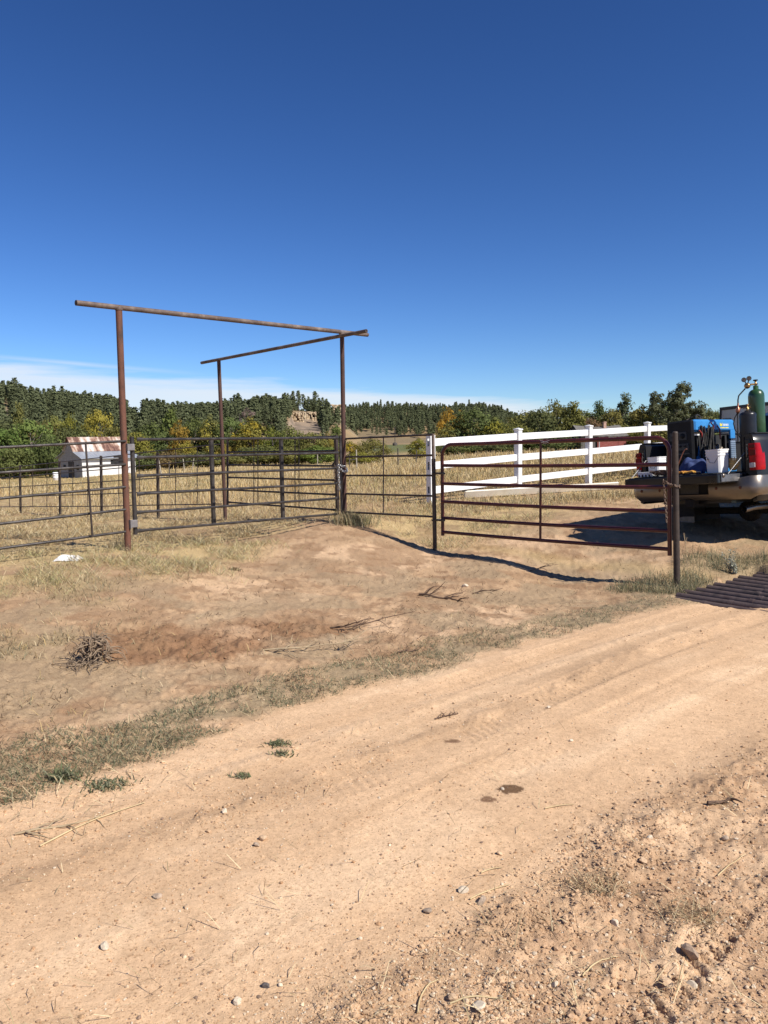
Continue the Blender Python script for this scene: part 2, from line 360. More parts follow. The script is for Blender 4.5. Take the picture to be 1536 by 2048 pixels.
def tread(u, v, c, hw, per, dep, sk=.5):
    qv = (v - c) / hw; ins = sst(1.08, .9, np.abs(qv))
    ph = ((u + sk * hw * np.abs(qv)) / per) % 1.0
    lug = sst(.0, .12, ph) * sst(.62, .48, ph) - .5
    return ins * lug * dep - ins * dep * .5 + dep * .35 * np.exp(-((np.abs(qv) - 1.12) / .16) ** 2)
def micro(x, y, m):
    u, v, r = m['u'], m['v'], m['r']; near = sst(40, 14, r)
    k = np.zeros_like(x)
    k += near * (fbm(x * 1.1, y * 1.1, 51, 3) - .5) * .035 * (1 - .7 * m['road'])
    k += near * m['road'] * ((fbm(u * .4, v * 5, 53, 3) - .5) * .011 + (fbm(x * 14, y * 14, 55, 3) - .5) * .0030 * sst(.4, .65, fbm(x * 1.2, y * 1.2, 54, 3)) + (fbm(x * 45, y * 45, 56, 2) - .5) * .0024 * sst(.3, .6, fbm(x * 2, y * 2, 52, 3)))
    clod = fbm(x * 7, y * 7, 57, 4); fine = fbm(x * 24, y * 24, 59, 3)
    k += near * m['rough'] * ((sst(.5, .8, clod)) * .016 + (fine - .5) * .016 + (fbm(x * 60, y * 60, 58, 2) - .5) * .006)
    for (c_, a_, s_) in ((1.62, .028, .12), (3.12, .012, .10), (3.45, .008, .07)):
        k += near * a_ * np.exp(-((v - c_ - .12 * (fbm(u * .7, u * 0, int(c_ * 100), 2) - .5)) / s_) ** 2) * (.15 + sst(.4, .72, fbm(x * 5, y * 5, 61, 3))) * (.6 + .8 * fine) * sst(16, 9, u)
    tm = sst(.44, .6, fbm(x * 2.6, y * 2.6, 63, 4)) * near
    k += tm * (tread(u + .05 * np.sin(u * 2), v + .06 * np.sin(u * 1.3), 1.16, .11, .062, .015) + .9 * tread(u, v + .05 * np.sin(u * .9 + 1), .58, .11, .07, .015)) * sst(12, 8, u)
    k += sst(.36, .5, fbm(x * 1.6, y * 1.6, 64, 4)) * near * .6 * (tread(u, v + .04 * np.sin(u), 3.62, .15, .05, .012, .2) + tread(u, v + .05 * np.sin(u * .8), 3.0, .14, .06, .012, .3) + .7 * tread(u, v + .05 * np.sin(u * .7 + 2), 2.45, .13, .055, .009, .3)) * sst(1.5, 3.2, u)
    dirt = (1 - m['road'])
    k += near * dirt * ((sst(.5, .8, clod)) * .009 + (fine - .5) * .015 + (sst(.55, .8, fbm(x * 16, y * 16, 60, 2))) * .012 + (fbm(x * 50, y * 50, 62, 2) - .5) * .008)
    gw, gt = (x - 3.1) * .731 + (y - 8.6) * .682, (x - 3.1) * .682 - (y - 8.6) * .731
    k -= .34 * sst(-.05, .0, gw) * sst(2.10, 2.02, gw) * sst(.04, .10, gt) * sst(4.5, 4.4, gt)
    dug = dugmask(x, y)
    k += near * dug * ((clod - .45) * .07 + (fine - .5) * .03 - .02)
    k += sst(14, 25, r) * (fbm(x * .35, y * .35, 65, 3) - .5) * .18 * sst(200, 120, r)
    return k
def dugmask(x, y):
    a = PZ(390, 1290, .1); b = PZ(250, 1275, .12); c = PZ(600, 1240, .12)
    dm = np.exp(-(((x - a.x) / .75) ** 2 + ((y - a.y) / .45) ** 2)) + .7 * np.exp(-(((x - b.x) / .5) ** 2 + ((y - b.y) / .5) ** 2)) + .75 * np.exp(-(((x - c.x) / .9) ** 2 + ((y - c.y) / .4) ** 2))
    return sst(.3, .75, dm * (.55 + .8 * fbm(x * 3, y * 3, 71, 3)))
_hill_cut = np.array
def bare_far(x, y, z):
    """bare slopes among the pines: 1 = no trees"""
    px, py = proj(x, y, z); b = np.zeros_like(px)
    for (cx, cy, ax, ay) in ((272, 838, 16, 19), (6, 828, 18, 15), (606, 862, 38, 40), (500, 822, 14, 12), (20, 855, 20, 12)):
        b = np.maximum(b, np.exp(-(((px - cx) / ax) ** 2 + ((py - cy) / ay) ** 2) ** 2))
    return sst(.35, .6, b + .35 * (fbm(x / 14, y / 14, 77, 3) - .5))
STAINS = [(1020, 1580, .062, .052), (977, 1601, .042, .032), (905, 1483, .05, .025)]

def ground_color(x, y, z, m):
    u, v, r = m['u'], m['v'], m['r']; big, med, fin = m['big'], m['med'], m['fin']
    def mix(a, b, t): return a * (1 - t[:, None]) + np.asarray(b)[None] * t[:, None]
    c = np.tile(np.array([.435, .292, .172]), (len(x), 1))
    c = mix(c, [.55, .378, .232], sst(.5, .68, big))
    c = mix(c, [.31, .20, .115], sst(.52, .40, med) * .75)
    c = mix(c, [.27, .165, .092], sst(.54, .70, fbm(x * 5.5, y * 5.5, 80, 4)) * .7)
    c = mix(c, [.33, .25, .155], sst(9.5, 6.2, m['v'] + (big - .5) * 3) * sst(.45, .6, fbm(x * 1.6, y * 1.6, 81, 3)) * .6)
    sand = np.tile(np.array([.645, .437, .262]), (len(x), 1))
    sand = mix(sand, [.69, .482, .298], sst(.45, .62, fbm(u * .5, v * 3, 83, 3)))
    sand = mix(sand, [.545, .36, .21], sst(.55, .40, med) * .5)
    sand = mix(sand, [.51, .335, .193], sst(.50, .63, fbm(u * .30, v * 11, 84, 3)) * .40)
    rc = np.tile(np.array([.505, .335, .20]), (len(x), 1)); rc = mix(rc, [.59, .405, .248], sst(.45, .6, fbm(x * 4, y * 4, 85, 3)))
    rc = mix(rc, [.40, .25, .145], sst(.55, .4, fin) * .6)
    sand = sand * (1 - m['rough'][:, None]) + rc * m['rough'][:, None]
    ridge = np.exp(-((v - 3.15) / .28) ** 2) * sst(.42, .6, med) + np.exp(-((v - 1.66) / .2) ** 2) * sst(.35, .55, med)
    sand = mix(sand, [.40, .26, .15], np.clip(ridge, 0, 1) * .6)
    c = c * (1 - m['road'][:, None]) + sand * m['road'][:, None]
    dug = dugmask(x, y); c = mix(c, [.225, .122, .064], dug * .85)
    c = mix(c, [.25, .20, .12], m['strip'] * .5 * sst(.35, .6, fbm(x * 5, y * 5, 95, 3))); c = mix(c, [.24, .19, .11], m['tuft'] * .6)
    c = mix(c, [.27, .205, .115], m['dryleft'] * .7)
    hy = np.tile(np.array([.46, .345, .17]), (len(x), 1)); hy = mix(hy, [.30, .235, .115], sst(.48, .36, med)); hy = mix(hy, [.34, .215, .12], sst(.55, .7, big) * .7)
    hq = m['hay'] * .8; c = c * (1 - hq[:, None]) + hy * hq[:, None]
    pc = np.tile(np.array([.42, .305, .14]), (len(x), 1)); pc = mix(pc, [.30, .235, .105], sst(.55, .4, big)); pc = mix(pc, [.20, .17, .08], sst(.6, .75, med) * .5)
    c = c * (1 - m['past'][:, None]) + pc * m['past'][:, None]
    # far ground: tan hill grass, dark duff under the pines, green hay meadow, pale rock
    fr = sst(125, 200, r)
    hc = np.tile(np.array([.30, .215, .115]), (len(x), 1)); hc = mix(hc, [.22, .17, .10], sst(.4, .6, fbm(x / 20, y / 20, 87, 4)))
    az = np.arctan2(x, y)
    mead = sst(330, 345, r + 20 * (fbm(x / 40, y / 40, 88, 2) - .5)) * sst(420, 405, r) * sst(-.03, -.015, az) * sst(.14, .10, az)
    mead = sst(150, 175, r) * sst(400, 380, r) * sst(-.035, -.012, az) * sst(.14, .10, az)
    hc = mix(hc, [.115, .135, .05], mead * .9)
    hc = mix(hc, [.40, .30, .17], sst(408, 415, r) * sst(432, 425, r) * sst(-.06, -.03, az) * sst(.14, .10, az) * .7)
    bf = bare_far(x, y, z) * sst(180, 240, r)
    hc = mix(hc, [.30, .23, .165], bf); hc = mix(hc, [.20, .16, .12], bf * sst(.46, .56, fbm(x / 6, y / 6, 89, 3)))
    c = c * (1 - fr[:, None]) + hc * fr[:, None]
    for (sx, sy, a, b) in STAINS:
        p = PZ(sx, sy, 0); e = ((x - p.x) / a) ** 2 + ((y - p.y) / b) ** 2 + (fbm(x * 30, y * 30, 91, 2) - .5) * .9
        c = mix(c, [.155, .092, .050] if a > .045 and b > .03 else [.22, .13, .075], sst(1.15, .9, e) * (r < 9))
    c = c * (1 + .22 * (fbm(x * 30, y * 30, 93, 2) - .5) * sst(14, 6, r))[:, None]
    return c

# polar sheet: fine rings and bearings where the camera looks, coarse elsewhere
rr = [.12]
while rr[-1] < 9000:
    q_ = rr[-1]
    g = .06 if q_ < 1.6 else (.0042 if q_ < 9 else (.0065 if q_ < 26 else (.013 if q_ < 150 else (.018 if q_ < 900 else .06))))
    rr.append(q_ * (1 + g))
rr = np.array(rr)
az = np.concatenate([np.linspace(-180, -42, 40)[:-1], np.linspace(-42, -30, 30)[:-1], np.linspace(-30, 30, 500), np.linspace(30, 42, 30)[1:], np.linspace(42, 180, 40)[1:-1]])
azr = np.radians(az); NA, NR = len(az), len(rr)
gx_ = (rr[:, None] * np.sin(azr)[None]).ravel(); gy_ = (rr[:, None] * np.cos(azr)[None]).ravel()
_mk = masks(gx_, gy_); gz_ = H0(gx_, gy_) + micro(gx_, gy_, _mk)
GRID = gz_.reshape(NR, NA)
def H(x, y):
    """height of the finished ground, interpolated in the sheet"""
    x = np.atleast_1d(np.asarray(x, float)); y = np.atleast_1d(np.asarray(y, float))
    r = np.hypot(x, y); a = np.degrees(np.arctan2(x, y))
    fi = np.clip(np.interp(np.log(r), np.log(rr), np.arange(NR)), 0, NR - 1.001); fj = np.clip(np.interp(a, az, np.arange(NA)), 0, NA - 1.001)
    i = fi.astype(int); j = fj.astype(int); fi = fi - i; fj = fj - j
    return (GRID[i, j] * (1 - fj) + GRID[i, j + 1] * fj) * (1 - fi) + (GRID[i + 1, j] * (1 - fj) + GRID[i + 1, j + 1] * fj) * fi
def Hz(x, y): return float(H(x, y)[0])
gcol = ground_color(gx_, gy_, gz_, _mk)
ii, jj = np.meshgrid(np.arange(NR - 1), np.arange(NA), indexing='ij'); j2 = (jj + 1) % NA
quads = np.stack([ii * NA + jj, (ii + 1) * NA + jj, (ii + 1) * NA + j2, ii * NA + j2], -1).reshape(-1, 4)[:, ::-1]
fx_ = gx_[quads].mean(1); fy_ = gy_[quads].mean(1); fu, fv = uv(fx_, fy_); frr = np.hypot(fx_, fy_)
is_road = (fv < road_v_edge(fu) + .03) & (fv > -2.0) & (np.abs(fu) < 70) & (frr > .15)
is_hill = (frr > 150) & ~is_road
V0 = np.stack([gx_, gy_, gz_], 1)

mg, n, l, b = nodes('ground_surface'); b.inputs['Roughness'].default_value = .95; b.inputs['Specular IOR Level'].default_value = .12
at = n.new('ShaderNodeAttribute'); at.attribute_name = 'col'; tcn = n.new('ShaderNodeTexCoord')
nA = noise(n, l, 48, 6, .7, tcn.outputs['Object']); nB = noise(n, l, 170, 3, .6, tcn.outputs['Object'])
fa = ramp(n, l, nA.outputs['Fac'], [(.3, (.84, .83, .82)), (.7, (1.12, 1.12, 1.12))])
fb = ramp(n, l, nB.outputs['Fac'], [(.30, (.60, .56, .53)), (.42, (1, 1, 1)), (.60, (1, 1, 1)), (.72, (1.28, 1.28, 1.28))])
cc = mixc(n, l, 1.0, at.outputs['Color'], fa, 'MULTIPLY'); cc = mixc(n, l, 1.0, cc, fb, 'MULTIPLY'); nC = noise(n, l, 75, 2, .5, tcn.outputs['Object']); cc = mixc(n, l, 1.0, cc, ramp(n, l, nC.outputs['Fac'], [(.60, (1, 1, 1)), (.69, (.70, .66, .62))]), 'MULTIPLY'); l.new(cc, b.inputs['Base Color'])
bp = n.new('ShaderNodeBump'); bp.inputs['Strength'].default_value = .7; bp.inputs['Distance'].default_value = .006
hm = n.new('ShaderNodeMath'); hm.operation = 'MULTIPLY_ADD'; hm.inputs[1].default_value = .6; l.new(nB.outputs['Fac'], hm.inputs[0]); l.new(nA.outputs['Fac'], hm.inputs[2])
l.new(hm.outputs[0], bp.inputs['Height']); l.new(bp.outputs[0], b.inputs['Normal'])
def sub_sheet(name, sel):
    q = quads[sel]; used = np.unique(q); mapi = np.zeros(len(V0), np.int64); mapi[used] = np.arange(len(used))
    me = np_mesh(name, V0[used], [mapi[q]], True, gcol[used], mg)
    return tag(link(name, me), kind='structure')
sub_sheet('ground', ~is_road & ~is_hill); sub_sheet('dirt_road', is_road); sub_sheet('hills', is_hill)

# ------------------------------------------------------------------ corral pipe work
def lerp3(a, b, t): return a + (b - a) * t
def ground_to(p, dz=-.25): return Vector((p.x, p.y, Hz(p.x, p.y) + dz))
# overhead frame: three tall posts and two beams welded on top
L0, L1 = PX(256, 1102, 10.2), PX(237.5, 615, 10.2)
M0, M1 = PX(689.5, 1042, 13.3), PX(684, 667, 13.3)
B0, B1 = PX(451, 1040, 15.8), PX(437.5, 720, 15.8)
fr = thing('overhead_pipe_frame', 'tall rusty pipe gateway frame of three posts and two beams against the sky', 'gateway frame', (L0.x, L0.y, Hz(L0.x, L0.y)))
def leg(a, b, r, mat, nm='post', parent=fr):
    mb = MB(); base = ground_to(a); mb.path([base, a + (b - a) * .33, a + (b - a) * .66, b], r, 14); return mb.build(nm, mat, parent)
leg(L0, L1, .041, m_rust); leg(M0, M1, .037, m_rust_shade); leg(B0, B1, .036, m_rust_shade)
def beam(a, b, pxa, pxb, r, nm):
    def at(px):   # the point of line a-b that is seen at column px
        lo, hi = -1.5, 2.5
        for _ in range(60):
            m_ = (lo + hi) / 2; p = lerp3(a, b, m_)
            if proj(p.x, p.y, p.z)[0] < px: lo = m_
            else: hi = m_
        return lerp3(a, b, lo)
    p, q = at(pxa), at(pxb); d = (q - p).normalized(); mb = MB(); n_ = 14
    mb.path([lerp3(p, q, k / 6) for k in range(7)], r, 16, caps=False)
    # open pipe ends: a short inner bore
    for e, s_ in ((p, 1), (q, -1)): mb.path([e, e + d * s_ * .12], r * .86, 16, caps=False); mb.lathe(e + d * s_ * .12, [(.0001, 0), (r * .86, 0)], 16, axis=d)
    for e, s_ in ((p, 1), (q, -1)): mb.lathe(e, [(r * .86, 0), (r, 0)], 16, axis=d)
    return mb.build(nm, m_beam, fr)
beam(PX(237, 615, 10.2), PX(683, 664, 13.3), 152, 735, .034, 'beam')
beam(PX(438, 719, 15.8), PX(686, 671, 13.26), 403, 733, .030, 'beam')
for e in (L1, M1): MB().lathe(e - Vector((0, 0, .035)), [(.047, 0), (.05, .02), (.044, .045)], 12).build('weld_collar', m_beam, fr)
# bracket of the old latch on the near post
mb = MB(); pl = PX(236, 913, 10.15)
for k, (w_, z_) in enumerate(((.11, 0), (.13, -.045), (.10, -.09))): mb.box(pl + Vector((-.0, 0, z_)), (w_, .012, .03))
mb.box(pl + Vector((.03, .01, -.045)), (.05, .02, .13)); mb.build('latch_bracket', m_gsteel, fr)

def pipe_panel(name, label, cat, ya, yb, pxa, pxb, Ya, Yb, r, mat, rods, rr_, group=None, rodmat=None, caps=0):
    """fixed panel: rails between two uprights, thin rods between the rails"""
    A = [PX(pxa[0] if isinstance(pxa, tuple) else pxa, y, Ya) for y in ya]; B = [PX(pxb, y, Yb) for y in yb]
    t = thing(name, label, cat, (A[0].x, A[0].y, Hz(A[0].x, A[0].y)), group)
    for p, q in zip(A, B):
        mb = MB(); mb.path([lerp3(p, q, k / 4) for k in range(5)], r, 12); mb.build('rail', mat, t)
    for f in rods:
        p, q = lerp3(A[0], B[0], f), lerp3(A[-1], B[-1], f); MB().tube(p, q, rr_, 8).build('rod', rodmat or mat, t)
    return t, A, B
# left panel, running on out of the picture to a further post
def ext(y0, y1): return y0 + (y1 - y0) * 1
lp, A, B = pipe_panel('corral_fence', 'five-rail pipe fence panel left of the tallest rusty post', 'fence panel',
                      (882.3, 928.6, 974, 1019, 1063.3), (894.8, 945.3, 996.9, 1047.7, 1097.2), 251, 0, 10.17, 9.05, .0165, m_gsteel, [], .012)
for k, (p, q) in enumerate(zip(A, B)):
    e = lerp3(p, q, 2.1)
    MB().tube(q, e, .0165, 12).build('rail', m_gsteel, lp)
ptop = lerp3(A[0], B[0], 2.1); leg(ptop - Vector((0, 0, 1.5)), ptop + Vector((0, 0, .05)), .036, m_rust, 'post', lp)
tr = [PX(171, 884, 9.78), PX(185, 1074, 9.78)]; MB().tube(tr[0], tr[1], .0125, 10).build('rod', m_panel, lp)
f2 = 1.55; MB().tube(lerp3(A[0], B[0], f2), lerp3(A[-1], B[-1], f2), .0125, 10).build('rod', m_panel, lp)
# middle panel between the tall post and the short gate post
mp_, A, B = pipe_panel('corral_fence', 'short five-rail pipe panel between the tall middle post and the hinge post', 'fence panel',
                       (877.5, 914, 951, 987.5, 1024), (869.3, 910.5, 951, 992, 1033.5), 692, 867, 13.27, 11.87, .0155, m_panel, [.455], .0095)
# far fence of the corral: straight on from the frame, falling away to the left
bf = thing('pipe_fence', 'long dark pipe fence with slim rods along the back of the corral', 'fence', (B0.x, B0.y, Hz(B0.x, B0.y)))
st_ = [(444, 15.78, 888, 1008), (315, 17.5, 902, 1010), (202, 19.5, 915, 1012.5), (119, 21.3, 924, 1013), (40, 23.2, 933, 1013.5)]
def rails_at(px, Y, a, b_): return [PX(px, a + (b_ - a) * k / 4, Y) for k in range(5)]
cols_ = [rails_at(*s) for s in st_]
far1 = [lerp3(cols_[-2][k], cols_[-1][k], 2.0) for k in range(5)]; far2 = [lerp3(cols_[-2][k], cols_[-1][k], 3.0) for k in range(5)]
cols_ += [far1, far2]
for k in range(5): MB().path([c[k] for c in cols_], .0115, 8).build('rail', m_panel, bf)
for i, c in enumerate(cols_[1:]):
    g = ground_to(c[4]); top = Vector((c[0].x, c[0].y, c[0].z + (.03 if i != 0 else -.05))); mb = MB(); mb.path([g, top], .034, 10); mb.lathe(top, [(.034, 0), (.03, .012), (.0, .018)], 10); mb.build('post', m_post, bf)
for i in range(len(cols_) - 1):
    for f in ((.36, .70) if i == 0 else (.30, .66)):
        MB().tube(lerp3(cols_[i][0], cols_[i + 1][0], f), lerp3(cols_[i][4], cols_[i + 1][4], f), .0085, 6).build('rod', m_panel, bf)

def corral_gate(label, Lx, Rx, YL, YR, yl, yr, r, hinge_end, uprights, upr, flat_end=True, mat=m_gsteel, hinge_mat=m_plate):
    A = [PX(Lx, y, YL) for y in yl]; B = [PX(Rx, y, YR) for y in yr]
    t = thing('corral_gate', label, 'gate', (A[0].x, A[0].y, Hz(A[0].x, A[0].y)))
    d = (B[0] - A[0]); d.z = 0; d.normalize()
    for p, q in zip(A, B):
        mb = MB(); k = .10
        mb.path([p + d * k, lerp3(p, q, .35), lerp3(p, q, .65), q - d * k], r, 12)
        # flattened, coped pipe ends
        for e, s_ in ((p, 1), (q, -1)):
            X = (q - p).normalized(); nrm = X.cross(Vector((0, 0, 1))).normalized(); U_ = nrm.cross(X)
            ring0 = [e + X * s_ * .115 + nrm * (math.cos(a) * r) + U_ * (math.sin(a) * r) for a in np.linspace(0, 2 * math.pi, 13)[:-1]]
            ring1 = [e + X * s_ * .05 + nrm * (math.cos(a) * r * .45) + U_ * (math.sin(a) * r * 1.38) for a in np.linspace(0, 2 * math.pi, 13)[:-1]]
            ring2 = [e + nrm * (math.cos(a) * r * .4) + U_ * (math.sin(a) * r * 1.42) for a in np.linspace(0, 2 * math.pi, 13)[:-1]]
            vs = ring0 + ring1 + ring2; mb.add(vs, [(i * 12 + k2, i * 12 + (k2 + 1) % 12, (i + 1) * 12 + (k2 + 1) % 12, (i + 1) * 12 + k2) for i in range(2) for k2 in range(12)], True); mb.add(ring2, [tuple(range(12))])
        mb.build('rail', mat, t)
    return t, A, B, d
g1, A, B, dg = corral_gate('wide grey six-rail pipe gate chained to the tall middle post', 274, 677, 10.34, 13.2,
                           (878.8, 915, 951.8, 988, 1025, 1062), (875.8, 905.6, 936.4, 966.7, 996.3, 1027.5), .0185, 'L', None, None)
MB().path([PX(263.5, 873, 10.27), PX(271, 1069, 10.27)], .0285, 14).build('hinge_tube', m_gsteel, g1)
MB().path([PX(680.5, 871, 13.22), PX(683.5, 1032, 13.22)], .021, 12).build('end_tube', m_gsteel, g1)
angz = math.atan2(dg.y, dg.x); RZ = Matrix.Rotation(angz, 3, 'Z')
for (xa, ya_, xb, yb_, f) in ((422, 877, 427.5, 1049, .43), (562.5, 875, 565, 1037, .745)):
    Yd = 10.34 + (13.2 - 10.34) * f; p, q = PX(xa, ya_, Yd), PX(xb, yb_, Yd); c = (p + q) / 2
    MB().box(c, (.052, .052, (p - q).length), RZ, .005).build('upright', m_gsteel, g1)
for (px, py, h_) in ((259.5, 894.5, .085), (265.5, 1047.5, .098)):
    c = PX(px, py, 10.22); mb = MB(); mb.box(c + dg * .005, (.10, .07, h_), RZ, .006); mb.box(c - dg * .052, (.012, .09, h_ * 1.1), RZ); mb.build('hinge', m_plate, g1)
g2, A2, B2, dg2 = corral_gate('dark brown pipe gate standing behind the grey gate, with paired slim rods', 455, 672, 15.62, 13.55,
                              (879.3, 904.6, 930, 954.8, 979.6, 1004.3), (873.3, 902, 932, 960.6, 989.4, 1020), .0165, 'L', None, None, mat=m_panel)
for f in (.27, .31, .655, .69): MB().tube(lerp3(A2[0], B2[0], f), lerp3(A2[-1], B2[-1], f), .0085, 8).build('rod', m_panel, g2)
MB().path([A2[0] + Vector((0, 0, .05)), A2[-1] - Vector((0, 0, .06))], .022, 12).build('hinge_tube', m_panel, g2)
c = (B2[0] + B2[-1]) / 2; RZ2 = Matrix.Rotation(math.atan2(dg2.y, dg2.x), 3, 'Z')
MB().box(c + dg2 * .02, (.055, .055, (B2[0] - B2[-1]).length + .05), RZ2, .005).build('end_tube', m_panel, g2)
mb = MB(); mb.path([lerp3(B2[0], B2[-1], .30) + dg2 * .02, lerp3(B2[0], B2[-1], .40) - dg2 * .10], .017, 8); mb.build('latch_brace', m_panel, g2)

def chain_links(pts, L_, wire, n_side=5):
    """oval links set alternately at right angles along a polyline"""
    pts = [Vector(p) for p in pts]; seg = [(pts[i + 1] - pts[i]).length for i in range(len(pts) - 1)]; tot = sum(seg); mb = MB(); k = 0; s = 0
    while s < tot:
        q = s; i = 0
        while i < len(seg) - 1 and q > seg[i]: q -= seg[i]; i += 1
        d = (pts[i + 1] - pts[i]).normalized(); c = pts[i] + d * q
        a = Vector((.57, -.57, .6)); n1 = d.cross(a).normalized(); n2 = d.cross(n1); nn_ = n1 if k % 2 else n2
        ring = []
        for j in range(10):
            an = 2 * math.pi * j / 10; ring.append(c + d * (math.cos(an) * L_ * .62) + nn_ * (math.sin(an) * L_ * .36))
        mb.path(ring + [ring[0]], wire, n_side, False); s += L_ * .86; k += 1
    return mb
ch = chain_links([PX(689, 933, 13.15), PX(677.5, 931, 13.08), PX(677, 944, 13.08), PX(678.2, 960, 13.08), PX(679, 981, 13.08)], .048, .0065).build('chain', m_chain)
tag(ch, 'bright galvanised chain hanging from the grey gate at the tall middle post', 'chain')
ch = chain_links([PX(676, 934, 13.1), PX(684, 941, 13.14), PX(691, 944, 13.18), PX(694.5, 941, 13.22), PX(692, 936, 13.4), PX(682, 934, 13.3)], .048, .0065).build('chain', m_chain)
tag(ch, 'bright galvanised chain wrapped round the tall middle post', 'chain')
ch = chain_links([PX(669, 934, 13.5), PX(668.6, 945, 13.5), PX(669.3, 963, 13.5)], .045, .005).build('chain', m_chain2)
tag(ch, 'thin rusty chain hanging from the latch brace of the dark brown gate', 'chain')

# hinge post of the red gate: slim pipe with a thicker sleeve
G0, G1 = PX(870, 1102, 11.85), PX(866, 868, 11.85)
hp = thing('gate_post', 'short dark hinge post carrying the maroon gate', 'post', (G0.x, G0.y, Hz(G0.x, G0.y)))
MB().path([ground_to(G0), G0, G1], .0225, 12).build('pipe', m_beam, hp)
ms = lerp3(G0, G1, .79); mb = MB(); mb.path([ground_to(G0), G0, ms], .031, 14); mb.build('sleeve', m_panel, hp)
for py in (946.5, 1040.5):
    mb = MB(); mb.path([PX(866, py, 11.83), PX(877, py, 11.80)], .0095, 8); mb.lathe(PX(864, py, 11.8), [(.014, 0), (.014, .014)], 6, axis=(1, -1, 0)); mb.build('hinge_pin', m_gsteel, hp)

# latch post on the right
R0, R1 = PX(1354, 1182, 9.2), PX(1350, 866, 9.2)
lp2 = MB(); lp2.path([ground_to(R0), R0, lerp3(R0, R1, .6), R1], [.037, .037, .035, .033], 16, caps=False); lp2.lathe(R1, [(.033, 0), (.031, .012), (.018, .019), (.0, .02)], 16)
tag(lp2.build('latch_post', m_post), 'round brown latch post with a capped top beside the cattle guard', 'post')

# maroon tube gate
YL, YR = 11.78, 9.27
yl = (889.8, 930.9, 967.3, 1003, 1035.6, 1063.7); yr = (875, 928.8, 974.5, 1023, 1062, 1098.4)
tg = None
TL, TR = [PX(884, y, YL) for y in yl], [PX(1339, y, YR) for y in yr]
tg = thing('tube_gate', 'closed maroon six-rail tube gate with rounded top corners', 'gate', (TL[0].x, TL[0].y, Hz(TL[0].x, TL[0].y)))
d = (TR[0] - TL[0]); X = d.normalized(); dn = Vector((0, 0, -1)); R_ = .17
def corner(a, x, zdir):   # quarter bend from the upright into the top rail
    return [a + x * (R_ * (1 - math.cos(t))) + Vector((0, 0, -1)) * (R_ * (1 - math.sin(t))) for t in np.linspace(0, math.pi / 2, 9)]
frame = [PX(885.5, 1071, YL)] + corner(TL[0], X, dn) + [lerp3(TL[0], TR[0], .5)] + corner(TR[0], -X, dn)[::-1] + [PX(1339.5, 1111, YR)]
mb = MB(); mb.path(frame, .0255, 14); mb.build('frame', m_red, tg)
for p, q in zip(TL[1:], TR[1:]):
    mb = MB(); mb.path([lerp3(p, q, k / 6) - Vector((0, 0, .012 * math.sin(math.pi * k / 6))) for k in range(7)], .0235, 12); mb.build('rail', m_red, tg)
f = .385
def solve_f(px):
    lo, hi = 0, 1
    for _ in range(50):
        m_ = (lo + hi) / 2; p = lerp3(TL[2], TR[2], m_)
        if proj(p.x, p.y, p.z)[0] < px: lo = m_
        else: hi = m_
    return lo
f = solve_f(1082); p, q = lerp3(TL[0], TR[0], f), lerp3(TL[-1], TR[-1], f)
nrm = Vector((0, 0, 1)).cross(X).normalized(); nrm = -nrm if nrm.y > 0 else nrm
MB().box((p + q) / 2 + nrm * .012, (.028, .022, (p - q).length), Matrix.Rotation(math.atan2(X.y, X.x), 3, 'Z'), .003).build('centre_stay', m_red, tg)
for py in (946.8, 1040.4):
    c = PX(880.5, py, 11.72); mb = MB(); mb.box(c, (.16, .045, .028), Matrix.Rotation(math.atan2(X.y, X.x), 3, 'Z'), .004); mb.lathe(c + X * .06 - Vector((0, 0, .025)), [(.012, 0), (.012, .05)], 8); mb.build('hinge_strap', m_gsteel, tg)
# small silver plate with wing-like strokes on the top rail
f = solve_f(1092); c = lerp3(TL[0], TR[0], f) + nrm * .0275; RZ3 = Matrix.Rotation(math.atan2(X.y, X.x), 3, 'Z')
mb = MB()
for (dx, dz, w_, an) in ((-.045, .008, .05, .25), (.045, .008, .05, -.25), (-.035, -.008, .045, -.3), (.035, -.008, .045, .3), (0, -.018, .05, 0), (0, .0, .03, 0)):
    mb.box(c + X * dx + Vector((0, 0, dz)), (w_, .003, .006), RZ3 @ Matrix.Rotation(an, 3, 'Y'))
mb.build('emblem', M('emblem_silver', (.5, .47, .46), (.62, .6, .58), rough=.4, metal=.3), tg)
# latch chains
rp = PX(1350, 972, 9.2); axd = (R1 - R0).normalized()
ring = [rp + Vector((math.cos(a) * .046, math.sin(a) * .046, .012 * math.sin(a * 2))) for a in np.linspace(math.pi * .55, math.pi * 2.45, 16)]
ch = chain_links([PX(1341, 970, 9.2)] + ring, .034, .0045).build('chain', m_chain2)
tag(ch, 'small chain looped round the brown latch post', 'chain')
ch = chain_links([PX(1341, 969, 9.16), PX(1327, 962, 9.18), PX(1329, 985, 9.2), PX(1331.5, 1015, 9.2), PX(1333, 1042, 9.2)], .034, .0042).build('chain', m_chain2)
tag(ch, 'rusty chain dangling down beside the end of the maroon gate', 'chain')

